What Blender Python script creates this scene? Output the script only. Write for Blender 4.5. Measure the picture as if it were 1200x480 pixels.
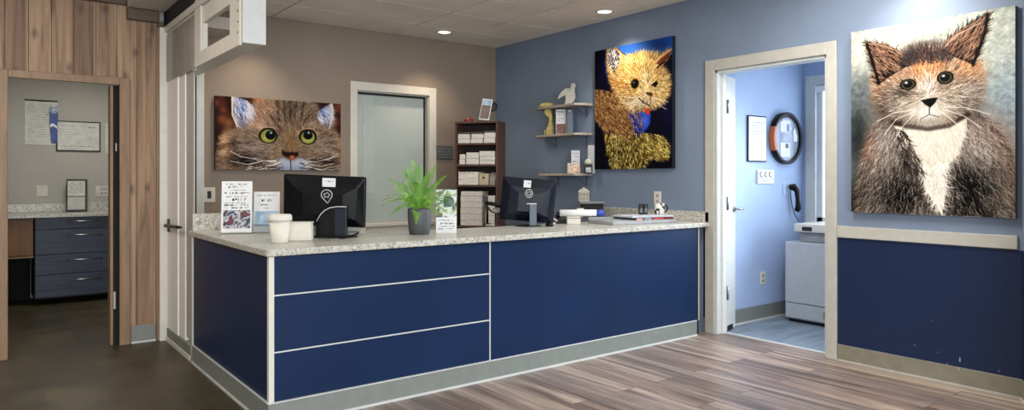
import bpy, bmesh, math, random
import numpy as np
from mathutils import Vector, Matrix, Euler
random.seed(7); rng = np.random.default_rng(11)
sc = bpy.context.scene
C = bpy.context.collection
for o in list(bpy.data.objects): bpy.data.objects.remove(o)
R = math.radians; PI = math.pi

# ---------------------------------------------------------------- camera
YAW = R(37.4); FP = 820.0; EYE = 1.26
cd = bpy.data.cameras.new('camera'); cam = bpy.data.objects.new('camera', cd); C.objects.link(cam)
cam.location = (0, 0, EYE); cam.rotation_euler = (PI/2, 0, -YAW)
cd.sensor_width = 36; cd.lens = FP/1200*36; cd.shift_y = -32/1200; cd.clip_start = .05
sc.camera = cam
sc.view_settings.view_transform = 'Standard'; sc.view_settings.look = 'None'
sc.view_settings.gamma = 1; sc.view_settings.use_curve_mapping = False
sc.view_settings.exposure = 0.0
_s, _c = math.sin(YAW), math.cos(YAW)
def at(px, py, x=None, y=None, z=None, d=None):
    """point of a real plane (x=, y= or z=) or at a real distance d seen at a place of the photo"""
    u = (px-600)/FP; w = (208-py)/FP
    r = (_s+u*_c, _c-u*_s, w)
    t = x/r[0] if x is not None else y/r[1] if y is not None else (z-EYE)/w if z is not None else d
    return Vector((r[0]*t, r[1]*t, EYE+w*t))

# ---------------------------------------------------------------- world and lights
wd = bpy.data.worlds.new('world'); sc.world = wd; wd.use_nodes = True
wd.node_tree.nodes['Background'].inputs[0].default_value = (.80, .90, 1, 1)
wd.node_tree.nodes['Background'].inputs[1].default_value = 1.6
def area(name, loc, size, power, col=(1,1,1), rot=(0,0,0), sy=None):
    l = bpy.data.lights.new(name, 'AREA'); l.energy = power; l.color = col; l.size = size
    if sy: l.shape = 'RECTANGLE'; l.size_y = sy
    o = bpy.data.objects.new(name, l); C.objects.link(o); o.location = loc; o.rotation_euler = rot
    return o
def spot(name, loc, power, col=(1,.86,.70), ang=100, blend=.8, rot=(0,0,0), r=.04):
    l = bpy.data.lights.new(name, 'SPOT'); l.energy = power; l.color = col; l.spot_size = R(ang); l.spot_blend = blend
    l.shadow_soft_size = r
    o = bpy.data.objects.new(name, l); C.objects.link(o); o.location = loc; o.rotation_euler = rot
    return o
CZ = 2.755
# unseen ceiling panels and rear window light, added to fill the waiting room
area('ceiling_fill_light', (3.6, 2.2, CZ-.03), 1.1, 52, (1,.96,.92), sy=.55)  # placed to brighten the right end of the counter front
area('ceiling_fill_light', (2.9, -1.0, CZ-.03), 1.1, 30, (1,.97,.93), sy=.55)
area('ceiling_fill_light', (-.4, 4.2, CZ-.03), 1.1, 38, (1,.93,.84), sy=.55)
area('ceiling_fill_light', (0.2, 0.8, CZ-.03), 1.1, 26, (1,.93,.84), sy=.55)
area('window_fill_light', (-.4, -2.9, 1.45), 4.8, 330, (.93,.96,1), (R(90), 0, 0), sy=2.3)  # unseen window light, enlarged and shifted left as fill
# unseen fill panel added over the desk side, then the downlights
area('office_fill_light', (2.7, 5.0, CZ-.03), 1.0, 16, (1,.92,.82), sy=.5)
spot('downlight_beam', (3.78, 6.12, CZ-.05), 30, (1,.80,.62), 105)
spot('downlight_beam', (1.95, 6.12, CZ-.05), 30, (1,.80,.62), 105)
spot('downlight_beam', (4.47, 4.42, CZ-.05), 46, (1,.95,.86), 110)
spot('downlight_beam', (4.45, 1.92, CZ-.05), 46, (1,.96,.90), 110)
# side room daylight, and an unseen lamp added for the hall room
area('side_window_light', (6.16, 2.45, 1.55), 1.5, 23, (.84,.92,1), (0, R(-90), 0), sy=1.25)
sl = area('counter_fill_beam', (6.12, 2.75, 1.55), .9, 11, (.72,.86,1), (Vector((3.95, 3.5, .55))-Vector((6.12, 2.75, 1.55))).to_track_quat('-Z', 'Y').to_euler(), sy=1.1); sl.data.spread = R(60)  # extra aimed lamp added to brighten the right part of the counter front
area('side_room_light', (5.4, 2.2, CZ-.03), .6, 9, (.86,.93,1))
area('hall_room_light', (.9, 7.7, 2.44), .5, 17, (1,.97,.90))

# ---------------------------------------------------------------- materials
def lin(c):
    if isinstance(c, str): c = [int(c[i:i+2], 16) for i in (0, 2, 4)]
    return tuple(((v/255)/12.92 if v <= 10 else ((v/255+.055)/1.055)**2.4) for v in c)
class NT:
    def __init__(s, name):
        s.m = bpy.data.materials.new(name); s.m.use_nodes = True; s.t = s.m.node_tree
        s.b = s.t.nodes['Principled BSDF']
    def n(s, typ, **k):
        n = s.t.nodes.new(typ)
        for a, v in k.items():
            if a.startswith('_'): setattr(n, a[1:], v)
            else: n.inputs[a.replace('__', ' ')].default_value = v
        return n
    def l(s, a, b): s.t.links.new(a, b)
    def mapping(s, scale, coord='Object', rot=(0,0,0)):
        tc = s.n('ShaderNodeTexCoord'); mp = s.n('ShaderNodeMapping'); mp.inputs['Scale'].default_value = scale
        mp.inputs['Rotation'].default_value = rot
        s.l(tc.outputs[coord], mp.inputs[0]); return mp.outputs[0]
    def noise(s, vec, scale, detail=4, rough=.55, dist=0):
        n = s.n('ShaderNodeTexNoise'); n.inputs['Scale'].default_value = scale; n.inputs['Detail'].default_value = detail
        n.inputs['Roughness'].default_value = rough; n.inputs['Distortion'].default_value = dist; s.l(vec, n.inputs['Vector']); return n.outputs[0]
    def ramp(s, fac, stops):
        r = s.n('ShaderNodeValToRGB'); e = r.color_ramp.elements
        while len(e) < len(stops): e.new(.5)
        for i, (p, c) in enumerate(stops): e[i].position = p; e[i].color = (*lin(c), 1)
        s.l(fac, r.inputs[0]); return r.outputs[0]
    def mix(s, fac, a, b, mode='MIX'):
        m = s.n('ShaderNodeMix', _data_type='RGBA', _blend_type=mode)
        if isinstance(fac, (int, float)): m.inputs[0].default_value = fac
        else: s.l(fac, m.inputs[0])
        for k, v in ((6, a), (7, b)):
            if isinstance(v, (tuple, list, str)): m.inputs[k].default_value = (*lin(v), 1)
            else: s.l(v, m.inputs[k])
        return m.outputs[2]
    def bump(s, h, strength=.2, dist=.01):
        b = s.n('ShaderNodeBump'); b.inputs['Strength'].default_value = strength; b.inputs['Distance'].default_value = dist
        s.l(h, b.inputs['Height']); s.l(b.outputs[0], s.b.inputs['Normal'])
MATS = {}
def plain(name, col, rough=.5, metal=0, var=.06, scale=14, spec=None, coat=0):
    """paint / plastic / metal with slight procedural mottling"""
    if name in MATS: return MATS[name]
    t = NT(name); v = t.mapping((1,1,1)); f = t.noise(v, scale, 3)
    c = [int(col[i:i+2], 16) for i in (0,2,4)] if isinstance(col, str) else col
    a = [max(0, x*(1-var)) for x in c]; b = [min(255, x*(1+var)) for x in c]
    t.l(t.ramp(f, [(.3, a), (.7, b)]), t.b.inputs['Base Color'])
    t.b.inputs['Roughness'].default_value = rough; t.b.inputs['Metallic'].default_value = metal
    if spec is not None: t.b.inputs['Specular IOR Level'].default_value = spec
    if coat: t.b.inputs['Coat Weight'].default_value = coat; t.b.inputs['Coat Roughness'].default_value = .1
    MATS[name] = t.m; return t.m
def wall_paint(name, col, rough=.65, var=.03):
    t = NT(name); v = t.mapping((1,1,1)); f = t.noise(v, 2.5, 4)
    c = [int(col[i:i+2], 16) for i in (0,2,4)]
    t.l(t.ramp(f, [(.3, [x*(1-var) for x in c]), (.7, [x*(1+var) for x in c])]), t.b.inputs['Base Color'])
    t.b.inputs['Roughness'].default_value = rough
    t.bump(t.noise(v, 260, 2), .08, .002); MATS[name] = t.m; return t.m

M_taupe = wall_paint('taupe_wall_paint', '8E8173')
M_blue = wall_paint('slate_blue_wall_paint', '78879C', .5)
M_side = wall_paint('pale_blue_wall_paint', 'A4B9DC', .6)
M_hallw = wall_paint('warm_grey_wall_paint', 'ABA89F')
M_navyw = wall_paint('navy_wainscot_paint', '0C2144', .45)
M_ceil = wall_paint('ceiling_tile', 'EAE4DA', .9)
M_soffit = wall_paint('soffit_paint', 'CFCAC2', .8)
M_white = plain('white_trim_paint', 'D6D3C8', .4, var=.02)
M_whiteg = plain('white_laminate', 'D2D6D4', .35, var=.02)
M_cream = plain('cream_casing_paint', 'B4B2A8', .45, var=.03)
M_base = plain('grey_vinyl_base', '7C827D', .55, var=.03)
M_baseD = plain('taupe_vinyl_base', '807C6C', .55, var=.04)
M_strip = plain('pale_metal_strip', 'C9CCCB', .4, var=.02)
M_gate = plain('bright_white_gate_paint', 'EFEDE6', .4, var=.01)
M_black = plain('black_plastic', '060708', .33, var=.1, spec=.3)
M_blackm = plain('black_matte', '0B0B0D', .6, var=.1)
M_dark = plain('dark_void_colour', '060709', .8)
M_steel = plain('brushed_steel', '9A9C9C', .32, 1, var=.08)
M_dsteel = plain('dark_steel', '3A3B3D', .4, .8)
M_paper = plain('white_paper', 'E4E6E8', .7, var=.015)
M_paperw = plain('warm_white_paper', 'DAD6CB', .75, var=.05, scale=30)
M_ink = plain('black_ink', '1A1B20', .8)
M_greyink = plain('grey_ink', '6A6E76', .8)
M_softblue = plain('pale_blue_print', '9FB9CF', .7, var=.2, scale=22)
M_cup = plain('white_paper_cup', 'DAD6C9', .55, var=.015)
M_cabg = plain('pale_grey_cabinet_paint', 'B4BAC0', .45, var=.02)
M_shade = plain('white_blind_vinyl', 'F0F4F8', .5, var=.01)
M_brass = plain('aged_brass', '9C8E5E', .4, .8)
M_orange = plain('burnt_orange_plastic', 'C4714C', .5)
M_birch = plain('birch_plywood', 'A89F90', .6, var=.12, scale=40)
M_white_cut = plain('chalk_white_wood', 'B9B6A9', .7, var=.1, scale=50)
M_yellow = plain('mustard_ceramic', 'B7A650', .45, var=.15, scale=30)
M_red = plain('dark_red_plastic', '7A231F', .4)
M_ribbon = plain('royal_blue_ribbon', '1F3F86', .4, var=.25, scale=30)
M_navyl = None

def navy_laminate():
    t = NT('navy_laminate'); v = t.mapping((1,1,1)); f = t.noise(v, 1.6, 3)
    t.l(t.ramp(f, [(.3, '0F2444'), (.7, '122A4E')]), t.b.inputs['Base Color'])
    t.b.inputs['Roughness'].default_value = .36; t.b.inputs['Specular IOR Level'].default_value = .3; t.bump(t.noise(v, 320, 2), .05, .001); return t.m
M_navyl = navy_laminate()

def floor_wood():
    t = NT('vinyl_plank_floor')
    tc = t.n('ShaderNodeTexCoord'); mp = t.n('ShaderNodeMapping'); mp.inputs['Rotation'].default_value = (0,0,R(90))
    t.l(tc.outputs['Object'], mp.inputs[0])
    b = t.n('ShaderNodeTexBrick'); b.offset = .37; b.inputs['Scale'].default_value = 1
    b.inputs['Brick Width'].default_value = 1.22; b.inputs['Row Height'].default_value = .185; b.inputs['Mortar Size'].default_value = .0016
    b.inputs['Mortar Smooth'].default_value = .3
    b.inputs['Color1'].default_value = (0,0,0,1); b.inputs['Color2'].default_value = (1,1,1,1); b.inputs['Mortar'].default_value = (.5,.5,.5,1)
    t.l(mp.outputs[0], b.inputs['Vector'])
    # per plank offset so that the grain breaks at seams
    ml = t.n('ShaderNodeVectorMath', _operation='SCALE'); ml.inputs['Scale'].default_value = 23.0
    t.l(b.outputs['Color'], ml.inputs[0])
    mp2 = t.n('ShaderNodeMapping'); mp2.inputs['Scale'].default_value = (9, .55, 1); t.l(tc.outputs['Object'], mp2.inputs[0])
    ad = t.n('ShaderNodeVectorMath', _operation='ADD'); t.l(mp2.outputs[0], ad.inputs[0]); t.l(ml.outputs[0], ad.inputs[1])
    n1 = t.noise(ad.outputs[0], 1.0, 5, .6, .8)
    n2 = t.noise(ad.outputs[0], 5.0, 4, .6, .3)
    c1 = t.ramp(n1, [(.30, '60544E'), (.43, '877A72'), (.55, 'AC9E95'), (.70, 'D8CAB6')])
    c2 = t.ramp(n2, [(.3, '8A7E7A'), (.7, 'FFFFFF')])
    c = t.mix(.3, c1, c2, 'MULTIPLY')
    tone = t.ramp(b.outputs['Color'], [(0, 'B39F98'), (.5, 'E6DDD5'), (1, 'C9C4C8')])
    c = t.mix(.8, c, tone, 'MULTIPLY')
    c = t.mix(b.outputs['Fac'], c, '2E2826')
    t.l(c, t.b.inputs['Base Color']); t.b.inputs['Roughness'].default_value = .36
    t.bump(n2, .06, .002); return t.m
def floor_dark():
    t = NT('dark_olive_tile_floor')
    tc = t.n('ShaderNodeTexCoord')
    b = t.n('ShaderNodeTexBrick'); b.offset = .5; b.inputs['Scale'].default_value = 1
    b.inputs['Brick Width'].default_value = .62; b.inputs['Row Height'].default_value = .31; b.inputs['Mortar Size'].default_value = .0025
    b.inputs['Mortar Smooth'].default_value = .5
    b.inputs['Color1'].default_value = (0,0,0,1); b.inputs['Color2'].default_value = (1,1,1,1); b.inputs['Mortar'].default_value = (.5,.5,.5,1)
    mp = t.n('ShaderNodeMapping'); mp.inputs['Rotation'].default_value = (0,0,R(90)); t.l(tc.outputs['Object'], mp.inputs[0]); t.l(mp.outputs[0], b.inputs['Vector'])
    n = t.noise(tc.outputs['Object'], 2.4, 5, .6, .4)
    c = t.ramp(n, [(.3, '342F24'), (.5, '48422F'), (.72, '5E553F')])
    tone = t.ramp(b.outputs['Color'], [(0, 'D0CCC4'), (1, 'FFF8F0')])
    c = t.mix(1, c, tone, 'MULTIPLY'); c = t.mix(b.outputs['Fac'], c, '2E2A22')
    t.l(c, t.b.inputs['Base Color']); t.b.inputs['Roughness'].default_value = .45; return t.m
def floor_side():
    t = NT('blue_grey_sheet_floor'); v = t.mapping((1.2, 9, 1)); n = t.noise(v, 1.6, 4, .6, .4)
    t.l(t.ramp(n, [(.3, '6F7D8C'), (.7, '93A2B2')]), t.b.inputs['Base Color']); t.b.inputs['Roughness'].default_value = .5; return t.m
def wood_boards(name, dark, mid, light, board=.137, axis='x'):
    t = NT(name); tc = t.n('ShaderNodeTexCoord'); sp = t.n('ShaderNodeSeparateXYZ'); t.l(tc.outputs['Object'], sp.inputs[0])
    dv = t.n('ShaderNodeMath', _operation='DIVIDE'); t.l(sp.outputs[0], dv.inputs[0]); dv.inputs[1].default_value = board
    fl = t.n('ShaderNodeMath', _operation='FLOOR'); t.l(dv.outputs[0], fl.inputs[0])
    wn = t.n('ShaderNodeTexWhiteNoise', _noise_dimensions='1D'); t.l(fl.outputs[0], wn.inputs['W'])
    sc_ = t.n('ShaderNodeVectorMath', _operation='SCALE'); sc_.inputs['Scale'].default_value = 9; t.l(wn.outputs['Color'], sc_.inputs[0])
    mp = t.n('ShaderNodeMapping'); mp.inputs['Scale'].default_value = (16, 16, .9); t.l(tc.outputs['Object'], mp.inputs[0])
    ad = t.n('ShaderNodeVectorMath', _operation='ADD'); t.l(mp.outputs[0], ad.inputs[0]); t.l(sc_.outputs[0], ad.inputs[1])
    g = t.noise(ad.outputs[0], 1.1, 6, .62, 1.1)
    c = t.ramp(g, [(.28, dark), (.47, mid), (.70, light)])
    tone = t.ramp(wn.outputs['Value'], [(0, 'C4B8AC'), (1, 'FFFCF6')])
    c = t.mix(1, c, tone, 'MULTIPLY')
    # knots
    cm = t.n('ShaderNodeCombineXYZ'); m1 = t.n('ShaderNodeMath', _operation='MULTIPLY'); m2_ = t.n('ShaderNodeMath', _operation='MULTIPLY')
    t.l(sp.outputs[0], m1.inputs[0]); m1.inputs[1].default_value = 4.2; t.l(sp.outputs[2], m2_.inputs[0]); m2_.inputs[1].default_value = 2.1
    t.l(m1.outputs[0], cm.inputs[0]); t.l(m2_.outputs[0], cm.inputs[1])
    vo = t.n('ShaderNodeTexVoronoi', _voronoi_dimensions='2D'); vo.inputs['Scale'].default_value = 1.0; t.l(cm.outputs[0], vo.inputs['Vector'])
    nz = t.noise(ad.outputs[0], 3, 3)
    mu = t.n('ShaderNodeMath', _operation='MULTIPLY_ADD'); t.l(nz, mu.inputs[0]); mu.inputs[1].default_value = .14; t.l(vo.outputs['Distance'], mu.inputs[2])
    kf = t.ramp(mu.outputs[0], [(.08, 'D8D8D8'), (.19, '000000')])
    c = t.mix(kf, c, '3C2A1E')
    t.l(c, t.b.inputs['Base Color']); t.b.inputs['Roughness'].default_value = .55; t.bump(g, .15, .003); return t.m
def grain(name, dark, light, scale=(2, 2, 14), rough=.5, dist=.6):
    t = NT(name); v = t.mapping(scale); g = t.noise(v, 2.2, 5, .6, dist)
    t.l(t.ramp(g, [(.3, dark), (.7, light)]), t.b.inputs['Base Color']); t.b.inputs['Roughness'].default_value = rough; return t.m
def terrazzo(name, edge=False):
    t = NT(name); v = t.mapping((1,1,1))
    vo = t.n('ShaderNodeTexVoronoi'); vo.inputs['Scale'].default_value = 95; t.l(v, vo.inputs['Vector'])
    sp = t.n('ShaderNodeSeparateColor'); t.l(vo.outputs['Color'], sp.inputs[0])
    c = t.ramp(sp.outputs[0], [(0, '55544F'), (.13, '7D7A70'), (.2, 'A9A79C'), (.6, 'B9B8AE'), (1, 'D0CFC6')])
    n = t.noise(v, 60, 4)
    c = t.mix(.35, c, t.ramp(n, [(.35, '8E8B80'), (.6, 'D6D4CA')]))
    t.l(c, t.b.inputs['Base Color']); t.b.inputs['Roughness'].default_value = .28; return t.m
M_floor = floor_wood(); M_floord = floor_dark(); M_floors = floor_side()
M_boards = wood_boards('rustic_wood_boards', '6C5441', '9C7F66', 'B89C80')
M_casew = grain('brown_wood_casing', '7A6149', '97795D', (10,10,1.2))
M_crown = grain('dark_brown_crown_wood', '4A3A30', '5E4A3C', (1.5,10,10))
M_shelfw = grain('walnut_laminate', '432E27', '604438', (8,8,1.2))
M_shelfin = grain('dark_walnut_interior', '1E1412', '2E1F1B', (8,8,1.2))
M_drawer = grain('slate_blue_woodgrain', '27303F', '434E63', (1.2,1.2,16), .5, 1.2)
M_pigeon = grain('orange_brown_wood', '6E4620', '845A2C', (8,8,1))
M_terr = terrazzo('speckled_stone')
def glassmat(name, col, alpha_rough=.05, film=.0):
    t = NT(name); nt = t.t; nt.nodes.remove(t.b)
    out = [n for n in nt.nodes if n.type == 'OUTPUT_MATERIAL'][0]
    tr = nt.nodes.new('ShaderNodeBsdfTransparent'); tr.inputs[0].default_value = (*lin(col), 1)
    gl = nt.nodes.new('ShaderNodeBsdfGlossy'); gl.inputs['Roughness'].default_value = alpha_rough
    fr = nt.nodes.new('ShaderNodeFresnel'); fr.inputs[0].default_value = 1.45
    m = nt.nodes.new('ShaderNodeMixShader'); nt.links.new(fr.outputs[0], m.inputs[0]); nt.links.new(tr.outputs[0], m.inputs[1]); nt.links.new(gl.outputs[0], m.inputs[2])
    last = m
    if film:
        df = nt.nodes.new('ShaderNodeBsdfDiffuse'); df.inputs[0].default_value = (*lin('D8D6CE'), 1)
        m2 = nt.nodes.new('ShaderNodeMixShader'); m2.inputs[0].default_value = film
        nt.links.new(m.outputs[0], m2.inputs[1]); nt.links.new(df.outputs[0], m2.inputs[2]); last = m2
    nt.links.new(last.outputs[0], out.inputs[0]); return t.m
M_glass = glassmat('clear_glass', 'F2F6F4'); M_glassf = glassmat('hazy_glass', 'EEF2F0', .08, .5)
M_transom = glassmat('transom_glass', 'F2F4F0', .06, .28)
def frosted():
    t = NT('frosted_window_glass'); v = t.mapping((1,1,1)); n = t.noise(v, 1.1, 3)
    t.l(t.ramp(n, [(.3, 'AAB6B2'), (.7, 'B9C4C0')]), t.b.inputs['Base Color'])
    t.b.inputs['Roughness'].default_value = .22; return t.m
M_frost = frosted()
def emis(name, col, s):
    t = NT(name); t.b.inputs['Base Color'].default_value = (*lin(col), 1)
    t.b.inputs['Emission Color'].default_value = (*lin(col), 1); t.b.inputs['Emission Strength'].default_value = s; return t.m
M_lens = emis('lit_downlight_lens', 'FFF6E6', 6)
M_sky = emis('daylight_window_glass', 'EEF6FF', 1.25)
def leafmat():
    t = NT('fern_leaf'); v = t.mapping((1,1,1)); n = t.noise(v, 25, 3)
    t.l(t.ramp(n, [(.3, '4C8420'), (.6, '7AB03C'), (.8, 'B0D468')]), t.b.inputs['Base Color'])
    t.b.inputs['Roughness'].default_value = .4
    t.b.inputs['Transmission Weight'].default_value = 0; return t.m
M_leaf = leafmat()
def vcol(name):
    t = NT(name); a = t.n('ShaderNodeVertexColor', _layer_name='print'); t.l(a.outputs[0], t.b.inputs['Base Color'])
    v = t.mapping((1,1,1)); t.bump(t.noise(v, 500, 2), .05, .001)
    t.b.inputs['Roughness'].default_value = .6; t.b.inputs['Specular IOR Level'].default_value = .1; return t.m
M_print = vcol('printed_canvas')

# ---------------------------------------------------------------- mesh helpers
class MB:
    def __init__(s): s.bm = bmesh.new(); s.T = Matrix()
    def _v(s, p): return s.bm.verts.new(s.T @ Vector(p))
    def box(s, x0, x1, y0, y1, z0, z1):
        v = [s._v((x, y, z)) for x in (x0, x1) for y in (y0, y1) for z in (z0, z1)]
        for f in ((0,1,3,2), (4,6,7,5), (0,4,5,1), (2,3,7,6), (0,2,6,4), (1,5,7,3)): s.bm.faces.new([v[i] for i in f])
        return s
    def prism(s, pts, axis, a, b, smooth=False):
        def P(p, h): return {'x': (h, p[0], p[1]), 'y': (p[0], h, p[1]), 'z': (p[0], p[1], h)}[axis]
        A = [s._v(P(p, a)) for p in pts]; B = [s._v(P(p, b)) for p in pts]; n = len(pts)
        s.bm.faces.new(A); s.bm.faces.new(B[::-1])
        for i in range(n):
            f = s.bm.faces.new((A[i], B[i], B[(i+1) % n], A[(i+1) % n])); f.smooth = smooth
        return s
    def lathe(s, prof, c=(0,0,0), seg=28, caps=True, axis='z'):
        rings = []
        for r, h in prof:
            ring = []
            for k in range(seg):
                a = 2*PI*k/seg; q = (r*math.cos(a), r*math.sin(a), h)
                if axis == 'y': q = (q[0], q[2], q[1])
                if axis == 'x': q = (q[2], q[0], q[1])
                ring.append(s._v((c[0]+q[0], c[1]+q[1], c[2]+q[2])))
            rings.append(ring)
        for A, B in zip(rings, rings[1:]):
            for k in range(seg):
                f = s.bm.faces.new((A[k], A[(k+1) % seg], B[(k+1) % seg], B[k])); f.smooth = True
        if caps: s.bm.faces.new(rings[0][::-1]); s.bm.faces.new(rings[-1])
        return s
    def tube(s, pts, r, seg=8):
        pts = [Vector(p) for p in pts]; rings = []
        for i, p in enumerate(pts):
            d = (pts[min(i+1, len(pts)-1)]-pts[max(i-1, 0)]).normalized()
            u = d.orthogonal().normalized() if i == 0 else (pu - d*pu.dot(d)).normalized()
            pu = u; w = d.cross(u); rr = r[i] if isinstance(r, (list, tuple)) else r
            rings.append([s._v(p+u*(rr*math.cos(2*PI*k/seg))+w*(rr*math.sin(2*PI*k/seg))) for k in range(seg)])
        for A, B in zip(rings, rings[1:]):
            for k in range(seg):
                f = s.bm.faces.new((A[k], A[(k+1) % seg], B[(k+1) % seg], B[k])); f.smooth = True
        s.bm.faces.new(rings[0][::-1]); s.bm.faces.new(rings[-1]); return s
    def build(s, name, m, parent=None, bevel=0, seg=2, subsurf=0):
        bmesh.ops.recalc_face_normals(s.bm, faces=s.bm.faces)
        me = bpy.data.meshes.new(name); s.bm.to_mesh(me); s.bm.free(); me.materials.append(m)
        o = bpy.data.objects.new(name, me); C.objects.link(o)
        if parent: o.parent = parent
        if bevel:
            b = o.modifiers.new('bevel', 'BEVEL'); b.width = bevel; b.segments = seg; b.limit_method = 'ANGLE'; b.angle_limit = R(40)
        if subsurf:
            q = o.modifiers.new('sub', 'SUBSURF'); q.levels = q.render_levels = subsurf
        return o
def bez(p0, p1, p2, n=10):
    p0, p1, p2 = Vector(p0), Vector(p1), Vector(p2)
    return [p0*(1-t)**2+p1*2*t*(1-t)+p2*t*t for t in [i/n for i in range(n+1)]]
def tag(o, label=None, cat=None, group=None, kind=None):
    if label: o['label'] = label
    if cat: o['category'] = cat
    if group: o['group'] = group
    if kind: o['kind'] = kind
    return o
def thing(name, label, cat, loc=(0,0,0), rz=0, group=None, rot=None):
    o = bpy.data.objects.new(name, None); o.empty_display_size = .1; C.objects.link(o); o.location = loc
    o.rotation_euler = rot if rot else (0, 0, rz); return tag(o, label, cat, group)
def struct(o): o['kind'] = 'structure'; return o
def S(name, m, *boxes, bevel=0, parent=None):
    b = MB()
    for q in boxes: b.box(*q)
    o = b.build(name, m, parent, bevel)
    return o if parent else struct(o)
def dup(o, parent=None, **kw):
    c = o.copy(); C.objects.link(c)
    if parent: c.parent = parent
    for ch in list(o.children): dup(ch, c)
    if 'loc' in kw: c.location = kw['loc']
    if 'rz' in kw: c.rotation_euler[2] = kw['rz']
    if 'label' in kw: c['label'] = kw['label']
    return c
LEFTWALL = R(-90)     # local -y of a thing on the right wall looks into the room (-x)
def marks(mb, rows, y, seed=0, th=.0004):
    """printed text marks: rows of (x0, x1, z, height) broken into word-like runs"""
    r = random.Random(seed)
    for x0, x1, z, h in rows:
        x = x0
        while x < x1-h*.3:
            w = min(h*r.uniform(.5, 1.1), x1-x); k = r.random()
            if k < .86:
                if k < .5: mb.box(x, x+w*.28, y-th, y, z, z+h)
                if k > .2: mb.box(x, x+w*.8, y-th, y, z+h*r.choice((0,.4,.75)), z+h*r.choice((.2,.6,1)) if 0 else z+h)
            x += w*1.0 + h*.12

# ================================================================ SETTING
XR, YB, YW = 4.73, 6.50, 5.99       # right wall, back wall, wood wall planes
S('floor', M_floor, (1.17, XR+.12, -3, YB, -.05, 0))
S('floor_hall', M_floord, (-3, 1.17, -3, 9.0, -.05, 0), (1.17, 1.7, YB, 9.0, -.05, 0))
S('floor_side', M_floors, (XR+.12, 6.3, .4, 3.7, -.05, 0))
S('trim_1', M_strip, (XR+.09, XR+.12, 2.55, 3.485, 0, .006))

# ceiling: lay-in tiles with the dark reveal of the grid between them
cb = MB()
S('ceiling_grid', plain('dark_ceiling_reveal', '1C1B19', .9), (-3, XR+.1, -3, YB+.1, CZ+.012, CZ+.1))
xs = [-3, -1.5, -.28, .94, 2.16, 3.40, 4.02, 4.64, XR]
ys = [YB, 5.93]
while ys[-1] > -2.9: ys.append(max(-3, ys[-1]-.61))
for a, b in zip(xs, xs[1:]):
    for q, p in zip(ys, ys[1:]):
        if b-a > .02: cb.box(a+.010, b-.010, p+.010, q-.010, CZ-.012, CZ+.0125)
struct(cb.build('ceiling', M_ceil))
S('ceiling_hall', M_soffit, (-3, 1.7, 6.11, 9.0, 2.5, 2.6))
S('ceiling_side', M_soffit, (XR+.12, 6.3, .4, 3.7, CZ, CZ+.1))

# back wall with the frosted window opening
WX0, WX1, WZ0, WZ1 = 3.015, 3.845, .80, 2.135
S('wall_back', M_taupe, (1.17, WX0, YB, YB+.12, 0, CZ), (WX1, XR+.12, YB, YB+.12, 0, CZ), (WX0, WX1, YB, YB+.12, 0, WZ0), (WX0, WX1, YB, YB+.12, WZ1, CZ))
w = S('window_1', M_white, (WX0-.075, WX0, YB-.022, YB, WZ0-.10, WZ1+.085), (WX1, WX1+.085, YB-.022, YB, WZ0-.10, WZ1+.085),
      (WX0, WX1, YB-.022, YB, WZ1, WZ1+.085), bevel=.004)
S('window_sill', M_white, (WX0-.09, WX1+.10, YB-.05, YB, WZ0-.035, WZ0), (WX0-.075, WX1+.085, YB-.02, YB, WZ0-.10, WZ0-.035), parent=w, bevel=.004)
S('jamb', M_cream, (WX0, WX0+.012, YB, YB+.10, WZ0, WZ1), (WX1-.012, WX1, YB, YB+.10, WZ0, WZ1), (WX0, WX1, YB, YB+.10, WZ1-.012, WZ1), (WX0, WX1, YB, YB+.10, WZ0, WZ0+.012), parent=w)
S('glazing_bead', M_dsteel, (WX0+.012, WX1-.012, YB+.055, YB+.065, WZ1-.030, WZ1-.014), (WX1-.028, WX1-.012, YB+.055, YB+.065, WZ0+.02, WZ1-.02), parent=w)
S('frosted_pane', M_frost, (WX0+.012, WX1-.012, YB+.065, YB+.075, WZ0+.012, WZ1-.012), parent=w)
S('blurred_frame_band', plain('blurred_frame_tone', 'B4BFBA', .3, var=.02), (WX0+.09, WX0+.21, YB+.060, YB+.065, WZ0+.30, WZ1-.04), parent=w)  # pale band painted for a door frame seen dimly through the glass

# white door casing at the left end of the back wall
cz = S('door_3', M_whiteg, (1.44, 1.50, YB-.03, YB, 0, 2.20), (1.512, 1.575, YB-.02, YB, 0, 2.20), bevel=.003)
S('shadow_reveal', M_dark, (1.50, 1.512, YB-.012, YB, 0, 2.20), parent=cz)

# right wall with door opening
DY0, DY1, DZ = 2.55, 3.485, 2.12
S('wall_right', M_blue, (XR, XR+.12, DY1, YB, 0, CZ), (XR, XR+.12, 1.40, DY0, 0, CZ), (XR, XR+.12, DY0, DY1, DZ, CZ))
PX, PY = 4.36, 1.215
pb = MB(); pb.prism([(XR, 1.40), (PX, PY), (PX, -3), (XR+.12, -3), (XR+.12, 1.40)], 'z', 0, CZ); struct(pb.build('wall_front', M_blue))
S('wainscot_right', M_navyw, (XR-.004, XR, 1.405, DY0-.075, .115, .845), (XR-.004, XR, DY1+.088, 3.60, .12, .86))
wr_ = bpy.data.objects['wainscot_right']; m = MB(); random.seed(3)
for px, py, h in ((1091,376,.006),(1072,405,.007),(1099,413,.005),(1125,424,.030),(1110,427,.008),(1124,434,.022),(1101,439,.007),(1171,435,.005),(1062,315,.003)):
    q = at(px, py, x=XR-.011); w_ = random.uniform(.003, .008); xx = XR-.012 if q.z < .115 else XR-.005
    m.prism([(q.y, q.z), (q.y+w_, q.z+.002), (q.y+w_*.8, q.z+h), (q.y+w_*.1, q.z+h*.8)], 'x', xx, xx+.001)
m.build('scuff_marks', M_cream, wr_)
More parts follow.
